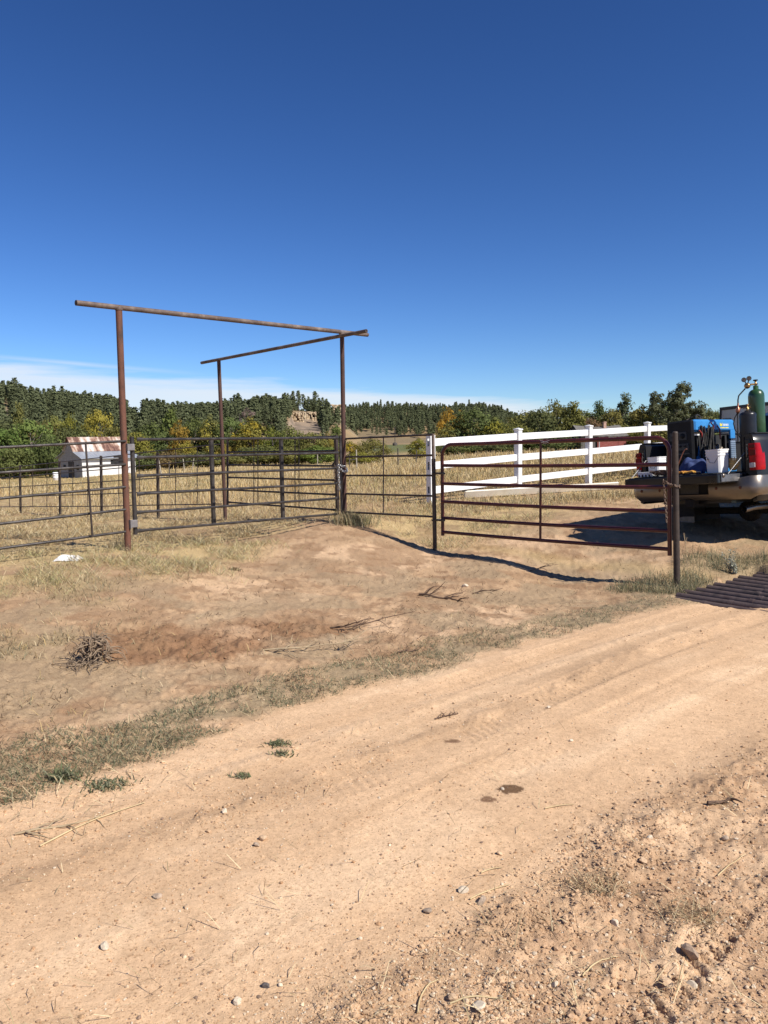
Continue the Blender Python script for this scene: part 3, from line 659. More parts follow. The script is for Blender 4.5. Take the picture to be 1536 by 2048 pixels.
# ------------------------------------------------------------------ cattle guard
ua = PZ(1340, 1186, -.02); ub = PZ(1500, 1147, -.02); rd = (ub - ua); rd.z = 0; Lg = rd.length; rd.normalize(); pd = Vector((rd.y, -rd.x, 0))
cgL = thing('cattle_guard', 'rusty pipe cattle guard set in the road beside the latch post', 'cattle guard', (ua.x, ua.y, 0))
rnd = random.Random(4)
for k in range(11):
    s = -.14 + k * (Lg + .14) / 9.0; st = ua + rd * s + pd * (rnd.uniform(-.03, .05) + (.16 if k == 0 else 0)); e = st + pd * 4.3
    st.z = -.058; e.z = -.058; sg = [lerp3(st, e, t) for t in (0, .25, .5, .75, 1)]
    for t_ in sg[1:-1]: t_.z += rnd.uniform(-.003, .003)
    mb = MB(); mb.path(sg, .041, 14)
    j = lerp3(st, e, rnd.uniform(.06, .2)); mb.path([j, j + pd * .05], .0445, 14); j = lerp3(st, e, rnd.uniform(.3, .5)); mb.path([j, j + pd * .02], .0435, 14)
    mb.build('pipe', m_guard, cgL)
mb = MB()
for w_ in (.35, 1.9, 3.6):
    a = ua + rd * .1 + pd * w_; e = ua + rd * (Lg + .0) + pd * w_; a.z = e.z = -.175
    ang = math.atan2(rd.y, rd.x); mb.box((a + e) / 2, ((e - a).length, .08, .16), Matrix.Rotation(ang, 3, 'Z'))
mb.build('bearer', m_guard, cgL)
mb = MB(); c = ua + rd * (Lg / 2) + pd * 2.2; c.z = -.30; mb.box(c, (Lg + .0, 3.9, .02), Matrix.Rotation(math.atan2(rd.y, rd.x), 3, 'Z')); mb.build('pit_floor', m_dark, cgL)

# ------------------------------------------------------------------ white vinyl fence
wf = thing('vinyl_fence', 'white three-rail vinyl fence running behind the maroon gate', 'fence', (PX(860, 1008, 15.6).x, 15.6, Hz(PX(860, 1008, 15.6).x, 15.6)))
FA, FC = PX(861, 870, 15.6), PX(1178, 853, 19.3); fd = Vector((FC.x - FA.x, FC.y - FA.y, 0)); span = fd.length / 2; fd.normalize(); fn = Vector((fd.y, -fd.x, 0)); RF = Matrix.Rotation(math.atan2(fd.y, fd.x), 3, 'Z')
ftop = [FA.z, (FA.z + FC.z) / 2 + .01, FC.z, PX(1296, 846.5, 21.15).z, PX(1296, 846.5, 21.15).z + .06, PX(1296, 846.5, 21.15).z + .12, PX(1296, 846.5, 21.15).z + .2]
fpos = [Vector((FA.x, FA.y, 0)) + fd * span * k for k in range(7)]
hw = .064
for k, p in enumerate(fpos):
    g = Hz(p.x, p.y) - .1; top = ftop[k]; mb = MB()
    if k == 0:
        for (nv, w_) in ((fd, 1), (fn, 0), (-fn, 0)):   # hollow post: three plain walls, the fourth with rail slots
            c = p + nv * (hw - .004); c.z = (g + top) / 2
            mb.box(c, (.008, hw * 2 - (.016 if w_ == 0 else 0), top - g), RF if w_ else RF @ Matrix.Rotation(math.pi / 2, 3, 'Z'))
        c = p - fd * (hw - .004); zs = [g] + [top + o for hh in (-1.08 - .075, -.60 - .075, -.145 - .075) for o in (hh, hh + .15)] + [top]
        for i in range(0, len(zs), 2): mb.box(Vector((c.x, c.y, (zs[i] + zs[i + 1]) / 2)), (.008, hw * 2, zs[i + 1] - zs[i]), RF)
        for i in range(1, len(zs) - 1, 2):
            for s_ in (-1, 1): mb.box(c + fn * s_ * .045 + Vector((0, 0, (zs[i] + zs[i + 1]) / 2)), (.008, .038, zs[i + 1] - zs[i]), RF)
        mb.box(p + Vector((0, 0, g + .3)), (hw * 1.9, hw * 1.9, .02), RF)
    else:
        mb.box(p + Vector((0, 0, (g + top) / 2)), (hw * 2, hw * 2, top - g), RF, .004)
    po = mb.build('post', m_vinyl, wf)
    cb = MB(); cb.box(p + Vector((0, 0, top + .008)), (hw * 2 + .028, hw * 2 + .028, .03), RF, .004)
    q4 = [p + RF @ Vector((sx * hw, sy * hw, 0)) + Vector((0, 0, top + .0235)) for sx, sy in ((-1, -1), (1, -1), (1, 1), (-1, 1))]
    cb.add(q4 + [p + Vector((0, 0, top + .045))], [(0, 1, 4), (1, 2, 4), (2, 3, 4), (3, 0, 4)])
    if k: cb.build('cap', m_vinyl, po)
for k in range(6):
    for dz in (-.145, -.60, -1.08):
        a = fpos[k] + fd * (hw if k else hw); e = fpos[k + 1] - fd * hw; a.z = ftop[k] + dz; e.z = ftop[k + 1] + dz; c = (a + e) / 2; dd = (e - a)
        R3 = RF @ Matrix.Rotation(-math.asin(dd.z / dd.length), 3, 'Y'); MB().box(c, (dd.length, .04, .145), R3, .004).build('rail', m_vinyl, wf)
def loose_board(p, q, label, w_=.14, lift=.06, mat=m_vin_old):
    z0, z1 = Hz(p.x, p.y) + lift, Hz(q.x, q.y) + lift; a = Vector((p.x, p.y, z0)); e = Vector((q.x, q.y, z1)); dd = e - a
    R3 = Matrix.Rotation(math.atan2(dd.y, dd.x), 3, 'Z') @ Matrix.Rotation(-math.asin(dd.z / dd.length), 3, 'Y') @ Matrix.Rotation(.45, 3, 'X')
    return tag(MB().box((a + e) / 2, (dd.length, .045, w_), R3, .004).build('fence_rail', mat), label, 'board')
loose_board(Vector((1.66, 16.35, 0)), Vector((5.1, 17.35, 0)), 'loose white rail lying in the grass at the foot of the vinyl fence', .15, .10)
loose_board(PX(905, 922, 40), PX(990, 912, 43), 'pale loose rail lying in the field far behind the vinyl fence', .2, .25)

# ------------------------------------------------------------------ pickup truck with the tailgate down
m_black = M('black_paint', (.009, .009, .010), (.013, .013, .014), scale=2, rough=.3, spec=.35, coat=.2)
m_liner = M('black_bed_liner', (.014, .014, .016), (.018, .018, .019), scale=20, rough=.8, spec=.2, bump=.3, bscale=150)
m_chrome = M('chrome', (.25, .22, .185), (.20, .175, .15), scale=3, rough=.4, metal=.9)
m_gunmetal = M('grey_metal', (.14, .14, .14), (.21, .21, .21), scale=10, rough=.4, metal=.7)
m_rubber = M('black_rubber', (.016, .016, .016), (.026, .025, .024), scale=14, rough=.85, bump=.3)
m_lens = M('red_lens', (.40, .004, .006), (.30, .003, .005), scale=12, rough=.25, spec=.25)
m_lens2 = M('dark_red_lens', (.16, .003, .005), (.11, .003, .004), scale=12, rough=.2, spec=.3)
m_clear = M('clear_lens', (.55, .53, .52), (.42, .40, .40), scale=60, rough=.2, spec=.6)
m_glass = M('dark_glass', (.015, .018, .022), (.02, .024, .03), rough=.06, spec=.6)
m_white = M('white_plastic', (.80, .80, .78), (.74, .74, .72), scale=4, rough=.42)
m_blue = M('blue_paint', (.038, .21, .50), (.045, .24, .54), scale=5, rough=.35, coat=.3)
m_blk = M('black_panel', (.010, .010, .011), (.016, .016, .017), scale=8, rough=.6, spec=.2)
m_knob = M('panel_grey', (.028, .028, .028), (.045, .045, .045), scale=30, rough=.5)
TH = math.radians(57); tp = PX(1394, 1010, 11.2); tz = .15
truck = thing('pickup_truck', 'black pickup truck parked with its tailgate down and its bed loaded with welding gear', 'pickup truck', (tp.x, tp.y, tz), rot=(0, math.radians(-4.5), -TH))
TB = {}
def tb(mb, name, mat, parent=truck, label=None): return mb.build(name, mat, parent, local=True, label=label)
ZF, ZR = .99, 1.49          # bed floor and bed rail heights
# bed sides: outer skin with a rounded top rail and an inner wall
mb = MB()
for s in (-1, 1):
    prof = [(.80, ZF), (.80, ZR - .03), (.815, ZR), (.90, ZR + .012), (.955, ZR - .01), (.985, ZR - .09), (1.0, ZR - .24), (1.005, 1.10), (1.0, .80), (.985, .62), (.93, .60), (.93, ZF - .05)]
    ys = [0.02, .10, .9, 1.7, 2.62]; vs = []; n_ = len(prof)
    for iy, y in enumerate(ys):
        for (x, z) in prof:
            k = 1.0 - (.045 if iy == 0 and x > .9 else 0); vs.append((s * x * k, y, z))
    fs = [(i * n_ + k, i * n_ + k + 1, (i + 1) * n_ + k + 1, (i + 1) * n_ + k) for i in range(len(ys) - 1) for k in range(n_ - 1)]
    mb.add(vs, fs, True); mb.add(vs[:n_], [tuple(range(n_))]); mb.add(vs[-n_:], [tuple(range(n_))])
mb.box((0, 1.3, ZF - .03), (1.62, 2.6, .06)); mb.box((0, 2.6, (ZF + ZR) / 2 - .05), (1.62, .05, ZR - ZF + .05))
for s in (-1, 1): mb.box((s * .69, 1.25, ZF + .11), (.21, .95, .24), None, .05)
mb.box((0, 1.2, .66), (1.1, 2.3, .14)); mb.box((0, 4.2, .66), (1.0, 3.6, .16))
body = tb(mb, 'bed', m_black)
mb = MB()
for s in (-1, 1): mb.box((s * .797, 1.28, (ZF + ZR) / 2 - .01), (.008, 2.54, ZR - ZF - .03))
mb.box((0, 1.28, ZF + .006), (1.58, 2.56, .012)); mb.box((0, 2.57, (ZF + ZR) / 2 - .02), (1.58, .008, ZR - ZF - .02))
for k in range(9): mb.box((-.66 + k * .165, 1.28, ZF + .016), (.07, 2.5, .014))
tb(mb, 'bed_liner', m_liner)
for s in (-1, 1): MB().box((s * .868, 1.32, ZR + .018), (.10, 2.5, .018), None, .006).build('rail_cap', m_liner, truck, local=True)
# cab and front end
mb = MB(); cabp = [(2.68, .55), (2.68, 1.42), (2.86, 1.92), (3.2, 2.0), (4.1, 1.99), (4.85, 1.44), (6.0, 1.34), (6.15, 1.2), (6.15, .55)]
n_ = len(cabp); vs = []
for s in (-1, 1):
    for (y, z) in cabp: vs.append((s * (1.0 if z < 1.45 else .76), y, z))
mb.add(vs, [tuple(range(n_ - 1, -1, -1)), tuple(range(n_, 2 * n_))] + [(k, (k + 1) % n_, n_ + (k + 1) % n_, n_ + k) for k in range(n_)])
cab = tb(mb, 'cab', m_black)
mb = MB(); mb.add([(-.64, 2.715, 1.47), (.64, 2.715, 1.47), (.6, 2.838, 1.84), (-.6, 2.838, 1.84)], [(0, 1, 2, 3)]); tb(mb, 'rear_window', m_glass, cab)
for s in (-1, 1):
    mb = MB()
    mb.add([(s * .992, 2.95, 1.47), (s * .992, 4.75, 1.47), (s * .778, 4.1, 1.93), (s * .778, 3.1, 1.93)], [(0, 1, 2, 3)]); tb(mb, 'side_window', m_glass, cab)
# wheels
for (y, s) in ((1.35, -1), (1.35, 1), (5.1, -1), (5.1, 1)):
    mb = MB(); R = .40; w_ = .27
    mb.lathe((s * .895 - w_ / 2, y, .40), [(.24, 0), (.36, .0), (.395, .03), (.40, .08), (.40, w_ - .08), (.395, w_ - .03), (.36, w_), (.24, w_)], 32, axis=(1, 0, 0))
    tyre = tb(mb, 'tyre', m_rubber)
    mb_ = MB(); mb_.lathe((s * 1.0035, y, .46), [(0, 0), (.48, 0), (.50, .004), (.50, .012), (0, .012)] if s > 0 else [(0, -.012), (.50, -.012), (.50, -.004), (.48, 0), (0, 0)], 32, axis=(1, 0, 0)); tb(mb_, 'wheel_arch', m_liner)
    mb = MB(); mb.lathe((s * .895 - .1, y, .40), [(.0, 0), (.24, .0), (.24, .2), (.0, .2)], 24, axis=(1, 0, 0)); tb(mb, 'rim', m_gunmetal, tyre)
mb = MB(); mb.path([(-.75, 1.35, .42), (.75, 1.35, .42)], .055, 10); mb.lathe((0, 1.35, .42), [(.0, -.16), (.15, -.08), (.17, 0), (.15, .08), (0, .16)], 14, axis=(0, 1, 0)); tb(mb, 'axle', m_rubber)
# tail lamps, moulded round the corners of the bed
def lamp(s):
    secs = [(.875, -.012), (.955, -.012), (.985, .005), (1.006, .05), (1.012, .13)]
    rows = [(1.02, .92), (1.06, 1.0), (1.2, 1.0), (1.33, 1.0), (1.375, .93)]
    vs = []; n_ = len(secs)
    for (z, k) in rows:
        for i, (x, y) in enumerate(secs): vs.append((s * (.93 + (x - .93) * k) - s * (.018 if z > 1.3 and i > 2 else 0) - s * .02 * (z - 1.02), y + .004, z))
    mb = MB(); mb.add(vs, [(i * n_ + j, i * n_ + j + 1, (i + 1) * n_ + j + 1, (i + 1) * n_ + j) for i in range(len(rows) - 1) for j in range(n_ - 1)], True)
    lo = tb(mb, 'tail_lamp', m_lens)
    mb = MB(); mb.box((s * .925, -.016, 1.335), (.085, .012, .05), None, .004); mb.box((s * .93, -.016, 1.25), (.085, .012, .075), None, .004); tb(mb, 'upper_lens', m_lens2, lo)
    mb = MB(); mb.box((s * .918, -.018, 1.085), (.082, .012, .062), None, .004); tb(mb, 'reversing_lens', m_clear, lo)
lamp(1); lamp(-1)
for s in (-1, 1):   # latch strikers and the end of the bed side
    mb = MB()
    mb.box((s * .845, .012, 1.22), (.07, .02, .42), None, .006)
    tb(mb, 'bed_pillar', m_black)
    mb = MB()
    for z in (1.36, 1.30, 1.24, 1.17): mb.box((s * .845, -.002, z), (.022, .012, .022), None, .004)
    mb.path([(s * .845, -.01, 1.33), (s * .85, -.02, 1.26), (s * .84, -.012, 1.2)], .006, 6); tb(mb, 'striker', m_chrome)
# bumper: chrome bar with wrapped ends, plate recess in the middle
top = [(-1.01, .26), (-1.02, .06), (-.99, -.05), (-.9, -.10), (-.6, -.13), (-.34, -.14), (.34, -.14), (.6, -.13), (.9, -.10), (.99, -.05), (1.02, .06), (1.01, .26)]
rows = [(.90, .03), (.885, 0), (.80, -.012), (.72, -.004), (.655, .03), (.64, .07)]
vs = []; n_ = len(top)
for (z, dy) in rows:
    for (x, y) in top: vs.append((x * (1 - .02 * (z < .68)), y + dy, z + (.05 if abs(x) > .88 and z > .86 else 0) + (.05 if abs(x) > .95 and z < .7 else 0)))
mb = MB(); mb.add(vs, [(i * n_ + j, i * n_ + j + 1, (i + 1) * n_ + j + 1, (i + 1) * n_ + j) for i in range(len(rows) - 1) for j in range(n_ - 1) if not (j == 5 and i in (0, 1, 2))], True)
bum = tb(mb, 'bumper', m_chrome)
mb = MB(); mb.box((0, -.03, .80), (.66, .10, .18)); mb.box((0, .05, .905), (1.7, .24, .02)); tb(mb, 'plate_recess', m_liner, bum)
mb = MB(); mb.box((0, -.088, .80), (.30, .008, .14), None, .004); tb(mb, 'licence_plate', m_knob, bum)
for x, y in ((-.80, -.126), (-.46, -.149), (.46, -.149), (.80, -.126)): mb = MB(); mb.lathe((x, y, .80), [(.0, -.006), (.017, -.006), (.021, 0), (.021, .012)], 14, axis=(0, 1, 0)); tb(mb, 'parking_sensor', m_rust, bum)
mb = MB(); mb.box((0, .02, .60), (.10, .3, .10)); mb.box((0, -.09, .60), (.13, .04, .13), None, .01); tb(mb, 'hitch_receiver', m_liner)
# tailgate lying open
tgp = (0, -.27, ZF - .06)
mb = MB(); mb.box(tgp, (1.52, .54, .12), None, .012)
gate_o = tb(mb, 'tailgate', m_black)
mb = MB(); mb.box((0, -.26, ZF + .006), (1.44, .46, .012), None, .004)
for k in range(8): mb.box((-.6 + k * .171, -.26, ZF + .014), (.09, .40, .01), None, .003)
tb(mb, 'inner_panel', m_liner, gate_o)
for s in (-1, 1):
    mb = MB(); mb.box((s * .765, -.25, ZF - .055), (.02, .46, .10), None, .006)
    tb(mb, 'side_plate', m_gunmetal, gate_o)
    mb = MB(); mb.lathe((s * .778, -.44, ZF - .02), [(0, -.012), (.022, -.01), (.026, 0), (.026, .02)], 12, axis=(-s, 0, 0)); mb.lathe((s * .778, -.06, ZF - .02), [(0, -.012), (.012, -.01), (.014, .01)], 10, axis=(-s, 0, 0)); tb(mb, 'latch_bolt', m_chrome, gate_o)
    mb = MB(); mb.path([(s * .79, -.36, ZF + .0), (s * .80, .02, ZF + .27)], .007, 6); tb(mb, 'tailgate_cable', m_gunmetal)
# mud flaps with bright weights, exhaust tip
for s in (-1, 1):
    mb = MB(); mb.box((s * .80, .86, .48), (.36, .014, .40), Matrix.Rotation(.06, 3, 'X')); fl = tb(mb, 'mud_flap', m_rubber)
    mb = MB(); mb.prism([(s * .80 - .18, .835, .27), (s * .80 + .18, .835, .27), (s * .80 + .18, .835, .36), (s * .80 + s * .02, .835, .36), (s * .80 - .18, .835, .32)], (0, 0, 0), (0, .01, 0)); tb(mb, 'flap_weight', m_gunmetal, fl)
mb = MB(); mb.path([(.72, 1.0, .52), (.74, .25, .52), (.76, .0, .50)], .042, 14, caps=False); tb(mb, 'exhaust_tip', m_chrome)

# --- things carried in the bed (each its own object, set in the truck's frame)
bpy.context.view_layer.update(); TM = truck.matrix_world.copy()
def on_truck(name, label, cat, loc, rz=0, group=None):
    t = thing(name, label, cat, (0, 0, 0), group); t.matrix_world = TM @ Matrix.Translation(Vector(loc)) @ Matrix.Rotation(rz, 4, 'Z'); return t
def lb(mb, name, mat, parent, label=None): return mb.build(name, mat, parent, local=True, label=label)
FZ = ZF + .026
# engine driven welder: 0.45 wide, 0.95 long
w = on_truck('welder_generator', 'blue and black engine-driven welder standing in the truck bed', 'welder', (-.39, .27, FZ))
W_, Ln, Hh = .44, 1.04, .79
mb = MB(); mb.box((0, .03, Hh / 2), (W_ + .012, .06, Hh), None, .03); mb.box((0, .05, .10), (W_ + .004, .10, .20)); lb(mb, 'front_panel', m_blk, w)
mb = MB(); mb.box((-.10, -.004, .56), (.13, .012, .12), None, .004); mb.box((.06, -.004, .56), (.13, .012, .12), None, .004); mb.box((-.02, -.004, .40), (.34, .012, .10), None, .004); mb.box((-.02, -.004, .30), (.36, .01, .02))
cp = lb(mb, 'control_plate', m_knob, w)
mb = MB()
for (x, z, r) in ((-.10, .56, .024), (.06, .56, .04), (-.14, .41, .018), (-.06, .41, .018), (.02, .41, .018), (.10, .41, .018), (-.12, .24, .03), (.08, .24, .03)): mb.lathe((x, -.012, z), [(r, 0), (r * .8, .022), (0, .022)], 14, axis=(0, -1, 0))
lb(mb, 'knob', m_blk, cp)
mb = MB(); mb.box((0, Ln / 2 + .03, Hh - .09), (W_, Ln - .06, .18), None, .03)
mb.box((W_ / 2 - .02, Ln - .06, Hh - .22), (.04, .12, .14), None, .008)
for y0, y1 in ((.06, .20), (.44, .62)):
    mb.add([(W_ / 2 - .002, y0 + .0, .02), (W_ / 2 - .002, y1, .02), (W_ / 2 - .002, (y0 + y1) / 2 + .02, .40), (W_ / 2 - .03, y0, .02), (W_ / 2 - .03, y1, .02), (W_ / 2 - .03, (y0 + y1) / 2 + .02, .40)], [(0, 1, 2), (3, 5, 4), (0, 2, 5, 3), (1, 4, 5, 2)])
mb.box((0, Ln / 2 + .03, .03), (W_, Ln - .06, .06), None, .01)
lb(mb, 'hood', m_blue, w)
mb = MB(); mb.box((0, Ln / 2 + .03, .30), (W_ - .12, Ln - .1, .52)); mb.box((W_ / 2 - .03, .13, .3), (.04, .03, .5)); mb.box((W_ / 2 - .03, .80, .3), (.04, .03, .5)); lb(mb, 'engine_bay', m_dark, w)
mb = MB(); mb.box((W_ / 2 - .02, Ln - .065, .25), (.032, .12, .44))
for k in range(14): mb.box((W_ / 2 - .002, Ln - .065, .06 + k * .03), (.012, .108, .01))
lb(mb, 'radiator_grille', M('grille_blue', (.16, .22, .30), (.22, .28, .36), rough=.5), w)
mb = MB(); rn = random.Random(9)
for k in range(7): mb.path([(W_ / 2 - .05, .64 + rn.uniform(-.06, .1), .10 + rn.random() * .35), (W_ / 2 - .03, .66 + rn.uniform(-.06, .12), .3 + rn.random() * .15)], rn.uniform(.012, .03), 8)
mb.lathe((W_ / 2 - .05, .70, .16), [(.035, 0), (.045, .03), (.045, .12), (.03, .15)], 12); lb(mb, 'engine_parts', M('engine_metal', (.25, .2, .13), (.12, .1, .08), (.5, .46, .4), scale=12, rough=.45, metal=.5), w)
mb = MB(); mb.lathe((-.02, .5, Hh), [(.05, 0), (.05, .03), (.03, .05), (0, .05)], 12); mb.path([(.0, .40, Hh), (.0, .40, Hh + .07), (.0, .44, Hh + .09), (0, .49, Hh + .08), (0, .51, Hh)], .014, 8); lb(mb, 'exhaust_stub', m_rubber, w)
yel = M('yellow_mark', (.75, .62, .06), (.70, .58, .05), rough=.4); whm = M('white_mark', (.78, .80, .82), (.72, .74, .76), rough=.4)
mb = MB(); x0 = W_ / 2 + .0015
mb.prism([(x0, .66, Hh - .05), (x0, .70, Hh - .075), (x0, .72, Hh - .045), (x0, .715, Hh - .10), (x0, .66, Hh - .10)], (0, 0, 0), (.002, 0, 0))
for (a, b2) in ((.67, .695), (.70, .78), (.79, .87)): mb.box((x0, (a + b2) / 2, Hh - .125), (.003, b2 - a, .014))
lb(mb, 'yellow_badge', yel, w)
mb = MB()
for k in range(8): mb.box((x0, .738 + k * .0175, Hh - .082), (.003, .0115 if k % 3 else .007, .032))
lb(mb, 'white_badge', whm, w)
# welding leads hung in loops over the welder's side
mb = MB(); rn = random.Random(3)
for k in range(20):   # strands hung over two hooks, falling in long narrow loops
    hk = (.20, .34, .40)[k % 3]; y0 = hk + rn.uniform(-.03, .03); dp = rn.uniform(.30, .60); sp_ = rn.uniform(-.13, .13); x = W_ / 2 + rn.uniform(.014, .06); z = Hh - rn.uniform(.09, .15); wd = rn.uniform(.012, .035); pts = []
    for t in np.linspace(0, 1, 17):
        dn_ = math.sin(math.pi * t) ** .55; pts.append((x + .018 * math.sin(3 * t + k), y0 + sp_ * dn_ ** 1.5 + wd * (2 * t - 1) * (.4 + dn_), z - dp * dn_))
    mb.path(pts, rn.uniform(.0075, .0105), 7)
lc = on_truck('welding_leads', 'black welding cables looped over the side of the blue welder', 'welding cables', (-.39, .27, FZ))
lb(mb, 'cable', M('cable_rubber', (.012, .012, .012), (.05, .045, .04), scale=22, rough=.6), lc)
m_rl = M('red_rubber', (.35, .035, .025), (.25, .03, .02), rough=.5)
for (y, z) in ((.12, Hh - .16), (.40, Hh - .05), (.55, Hh - .10)):
    x = W_ / 2 + .03; mb = MB(); mb.path([(x, y, z), (x + .02, y + .03, z - .05), (x, y + .06, z - .13), (x + .01, y + .05, z - .2)], .010, 7); lb(mb, 'red_lead', m_rl, lc)
mb = MB(); mb.box((W_ / 2 + .07, .30, .16), (.02, .03, .10), None, .008); mb.box((W_ / 2 + .075, .46, .22), (.02, .028, .08), None, .008); lb(mb, 'tag', m_white, lc)
# gas cylinders
m_green = M('green_paint', (.018, .058, .019), (.023, .07, .024), scale=4, rough=.32, coat=.4)
m_brass = M('brass', (.42, .26, .10), (.30, .18, .08), scale=20, rough=.35, metal=.85)
m_copper = M('copper', (.50, .22, .13), (.36, .15, .09), scale=20, rough=.4, metal=.8)
gc = on_truck('gas_cylinder', 'tall green oxygen cylinder standing in the truck bed', 'gas cylinder', (.385, 1.0, FZ))
mb = MB(); r = .109; hs = 1.06; mb.lathe((0, 0, 0), [(r * .9, 0), (r, .02), (r, hs - .02)] + [(r * (.34 + .66 * math.cos(a)), hs + .10 * math.sin(a)) for a in np.linspace(.05, 1.45, 9)] + [(.036, hs + .104), (.036, hs + .15), (.0, hs + .15)], 32); lb(mb, 'cylinder', m_green, gc)
mb = MB(); z = hs + .15; mb.lathe((0, 0, z), [(.018, 0), (.02, .03), (.014, .04), (.014, .075), (0, .075)], 12); mb.path([(-.03, 0, z + .025), (.03, .0, z + .025)], .011, 8); vl = lb(mb, 'valve', m_brass, gc)
mb = MB(); mb.lathe((0, 0, z + .07), [(.0, 0), (.03, .003), (.034, .012), (.03, .02), (0, .022)], 10); lb(mb, 'hand_wheel', m_blk, vl)
# regulator hangs off the valve to the left
lv = Vector((-.62, -.78, 0)).normalized(); zz = z + .025
mb = MB(); mb.path([(-.01, -.01, zz), Vector((0, 0, zz)) + lv * .07], .014, 8); cR = Vector((0, 0, zz - .015)) + lv * .115; mb.lathe(cR - lv * .0, [(.0, -.035), (.03, -.03), (.042, -.01), (.042, .015), (.03, .035), (0, .04)], 16, axis=(.3, -.9, -.2)); rg = lb(mb, 'regulator', m_brass, gc)
vd = Vector((-.15, -.98, .05)).normalized()
for o in (Vector((-.052, 0, .085)), Vector((.02, .01, .105))):
    oo = TM.to_3x3().inverted() @ (Vector((1, 0, 0)) * o.x + Vector((0, 0, 1)) * o.z); cG = cR + oo
    nv = TM.to_3x3().inverted() @ Vector((-.42, -.9, -.05)); mb = MB(); mb.lathe(cG, [(.030, -.014), (.034, -.01), (.034, .012), (.029, .014)], 18, axis=nv); mb.path([cG, cR], .008, 6); ga = lb(mb, 'gauge', m_blk, rg)
    mb = MB(); mb.lathe(cG + nv.normalized() * .0145, [(.0, .001), (.028, .001)], 18, axis=nv); lb(mb, 'gauge_face', M('gauge_face', (.30, .28, .25), (.24, .22, .2), rough=.4), ga)
Vx = TM.to_3x3().inverted() @ Vector((1, 0, 0)); Vz = TM.to_3x3().inverted() @ Vector((0, 0, 1))
def off(x, z_): return cR + Vx * x + Vz * z_
mb = MB(); mb.path([off(-.03, -.04), off(-.085, -.10), off(-.12, -.14), off(-.13, -.20), off(-.128, -.25)], .010, 8); mb.path([off(-.13, -.36), off(-.125, -.5), off(-.12, -.62), off(-.115, -.80)], .0085, 8)
mb.path([off(-.13, -.38), off(-.17, -.46), off(-.185, -.54), off(-.16, -.63), off(-.11, -.68), off(-.09, -.74)], .008, 8); lb(mb, 'hose', m_rubber, gc)
mb = MB(); mb.lathe(off(-.128, -.34), [(.008, .1), (.013, .085), (.013, .04), (.016, .035), (.03, .0), (.033, -.02), (.02, -.05), (.006, -.06)], 14, axis=Vz); mb.path([off(-.16, -.33), off(-.09, -.32)], .007, 6); lb(mb, 'torch_valve', m_copper, gc)
gb = on_truck('gas_cylinder', 'short black acetylene cylinder standing in front of the green one', 'gas cylinder', (.475, .63, FZ))
m_cylb = M('black_cylinder', (.010, .010, .011), (.018, .017, .018), scale=6, rough=.35)
mb = MB(); r = .113; hs = .775; mb.lathe((0, 0, 0), [(r * .95, 0), (r, .02), (r, hs)] + [(r * (.5 + .5 * math.cos(a)), hs + .05 * math.sin(a)) for a in np.linspace(.1, 1.5, 7)] + [(.045, hs + .055), (.04, hs + .07), (0, hs + .07)], 30); lb(mb, 'cylinder', m_cylb, gb)
mb = MB(); mb.lathe((0, 0, hs + .07), [(.02, 0), (.022, .03), (.012, .04), (.012, .08), (.0, .08)], 12); mb.path([(-.05, -.03, hs + .11), (.03, .03, hs + .11)], .01, 8); mb.lathe((.0, 0, hs + .145), [(0, 0), (.022, 0), (.022, .012), (0, .012)], 8); lb(mb, 'valve', m_brass, gb)
mb = MB(); mb.box((-.058, -.098, .5), (.035, .005, .05), Matrix.Rotation(-.53, 3, 'Z')); lb(mb, 'sticker', m_knob, gb)
# square pails on the tailgate
def pail(name, label, x, y, s, h, rz):
    t = on_truck(name, label, 'bucket', (x, y, ZF + .02), rz, 'white square pails on the tailgate'); mb = MB(); rws = [(0, .90), (.01, .92), (h * .72, .985), (h * .72, 1.03), (h * .76, 1.03), (h * .77, .99), (h * .84, .99), (h * .84, 1.035), (h * .88, 1.035), (h * .89, 1.0), (h * .95, 1.0), (h * .95, 1.05), (h, 1.05), (h, .96), (h * .8, .95)]
    cr = [(1, .8), (.8, 1), (-.8, 1), (-1, .8), (-1, -.8), (-.8, -1), (.8, -1), (1, -.8)]; vs = [(cx * s / 2 * k, cy * s / 2 * k, z) for z, k in rws for cx, cy in cr]; n_ = 8
    mb.add(vs, [(i * n_ + j, i * n_ + (j + 1) % n_, (i + 1) * n_ + (j + 1) % n_, (i + 1) * n_ + j) for i in range(len(rws) - 1) for j in range(n_)]); mb.add(vs[:8], [tuple(range(7, -1, -1))]); mb.add(vs[-8:], [tuple(range(8))])
    lb(mb, 'body', m_white, t)
    mb = MB(); mb.path([(-s * .40, -s * .50, h * .74), (-s * .15, -s * .53, h * .45), (s * .15, -s * .53, h * .42), (s * .46, -s * .46, h * .74)], .003, 6); mb.box((-s * .28, -s * .51, h * .60), (.03, .012, .012)); lb(mb, 'handle', m_gunmetal, t)
pail('bucket', 'white square pail in front of the welder leads, nearest the right tail lamp', .457, -.09, .225, .318, .0)
pail('bucket', 'white square pail at the left end of the open tailgate', -.59, -.01, .20, .285, .0)
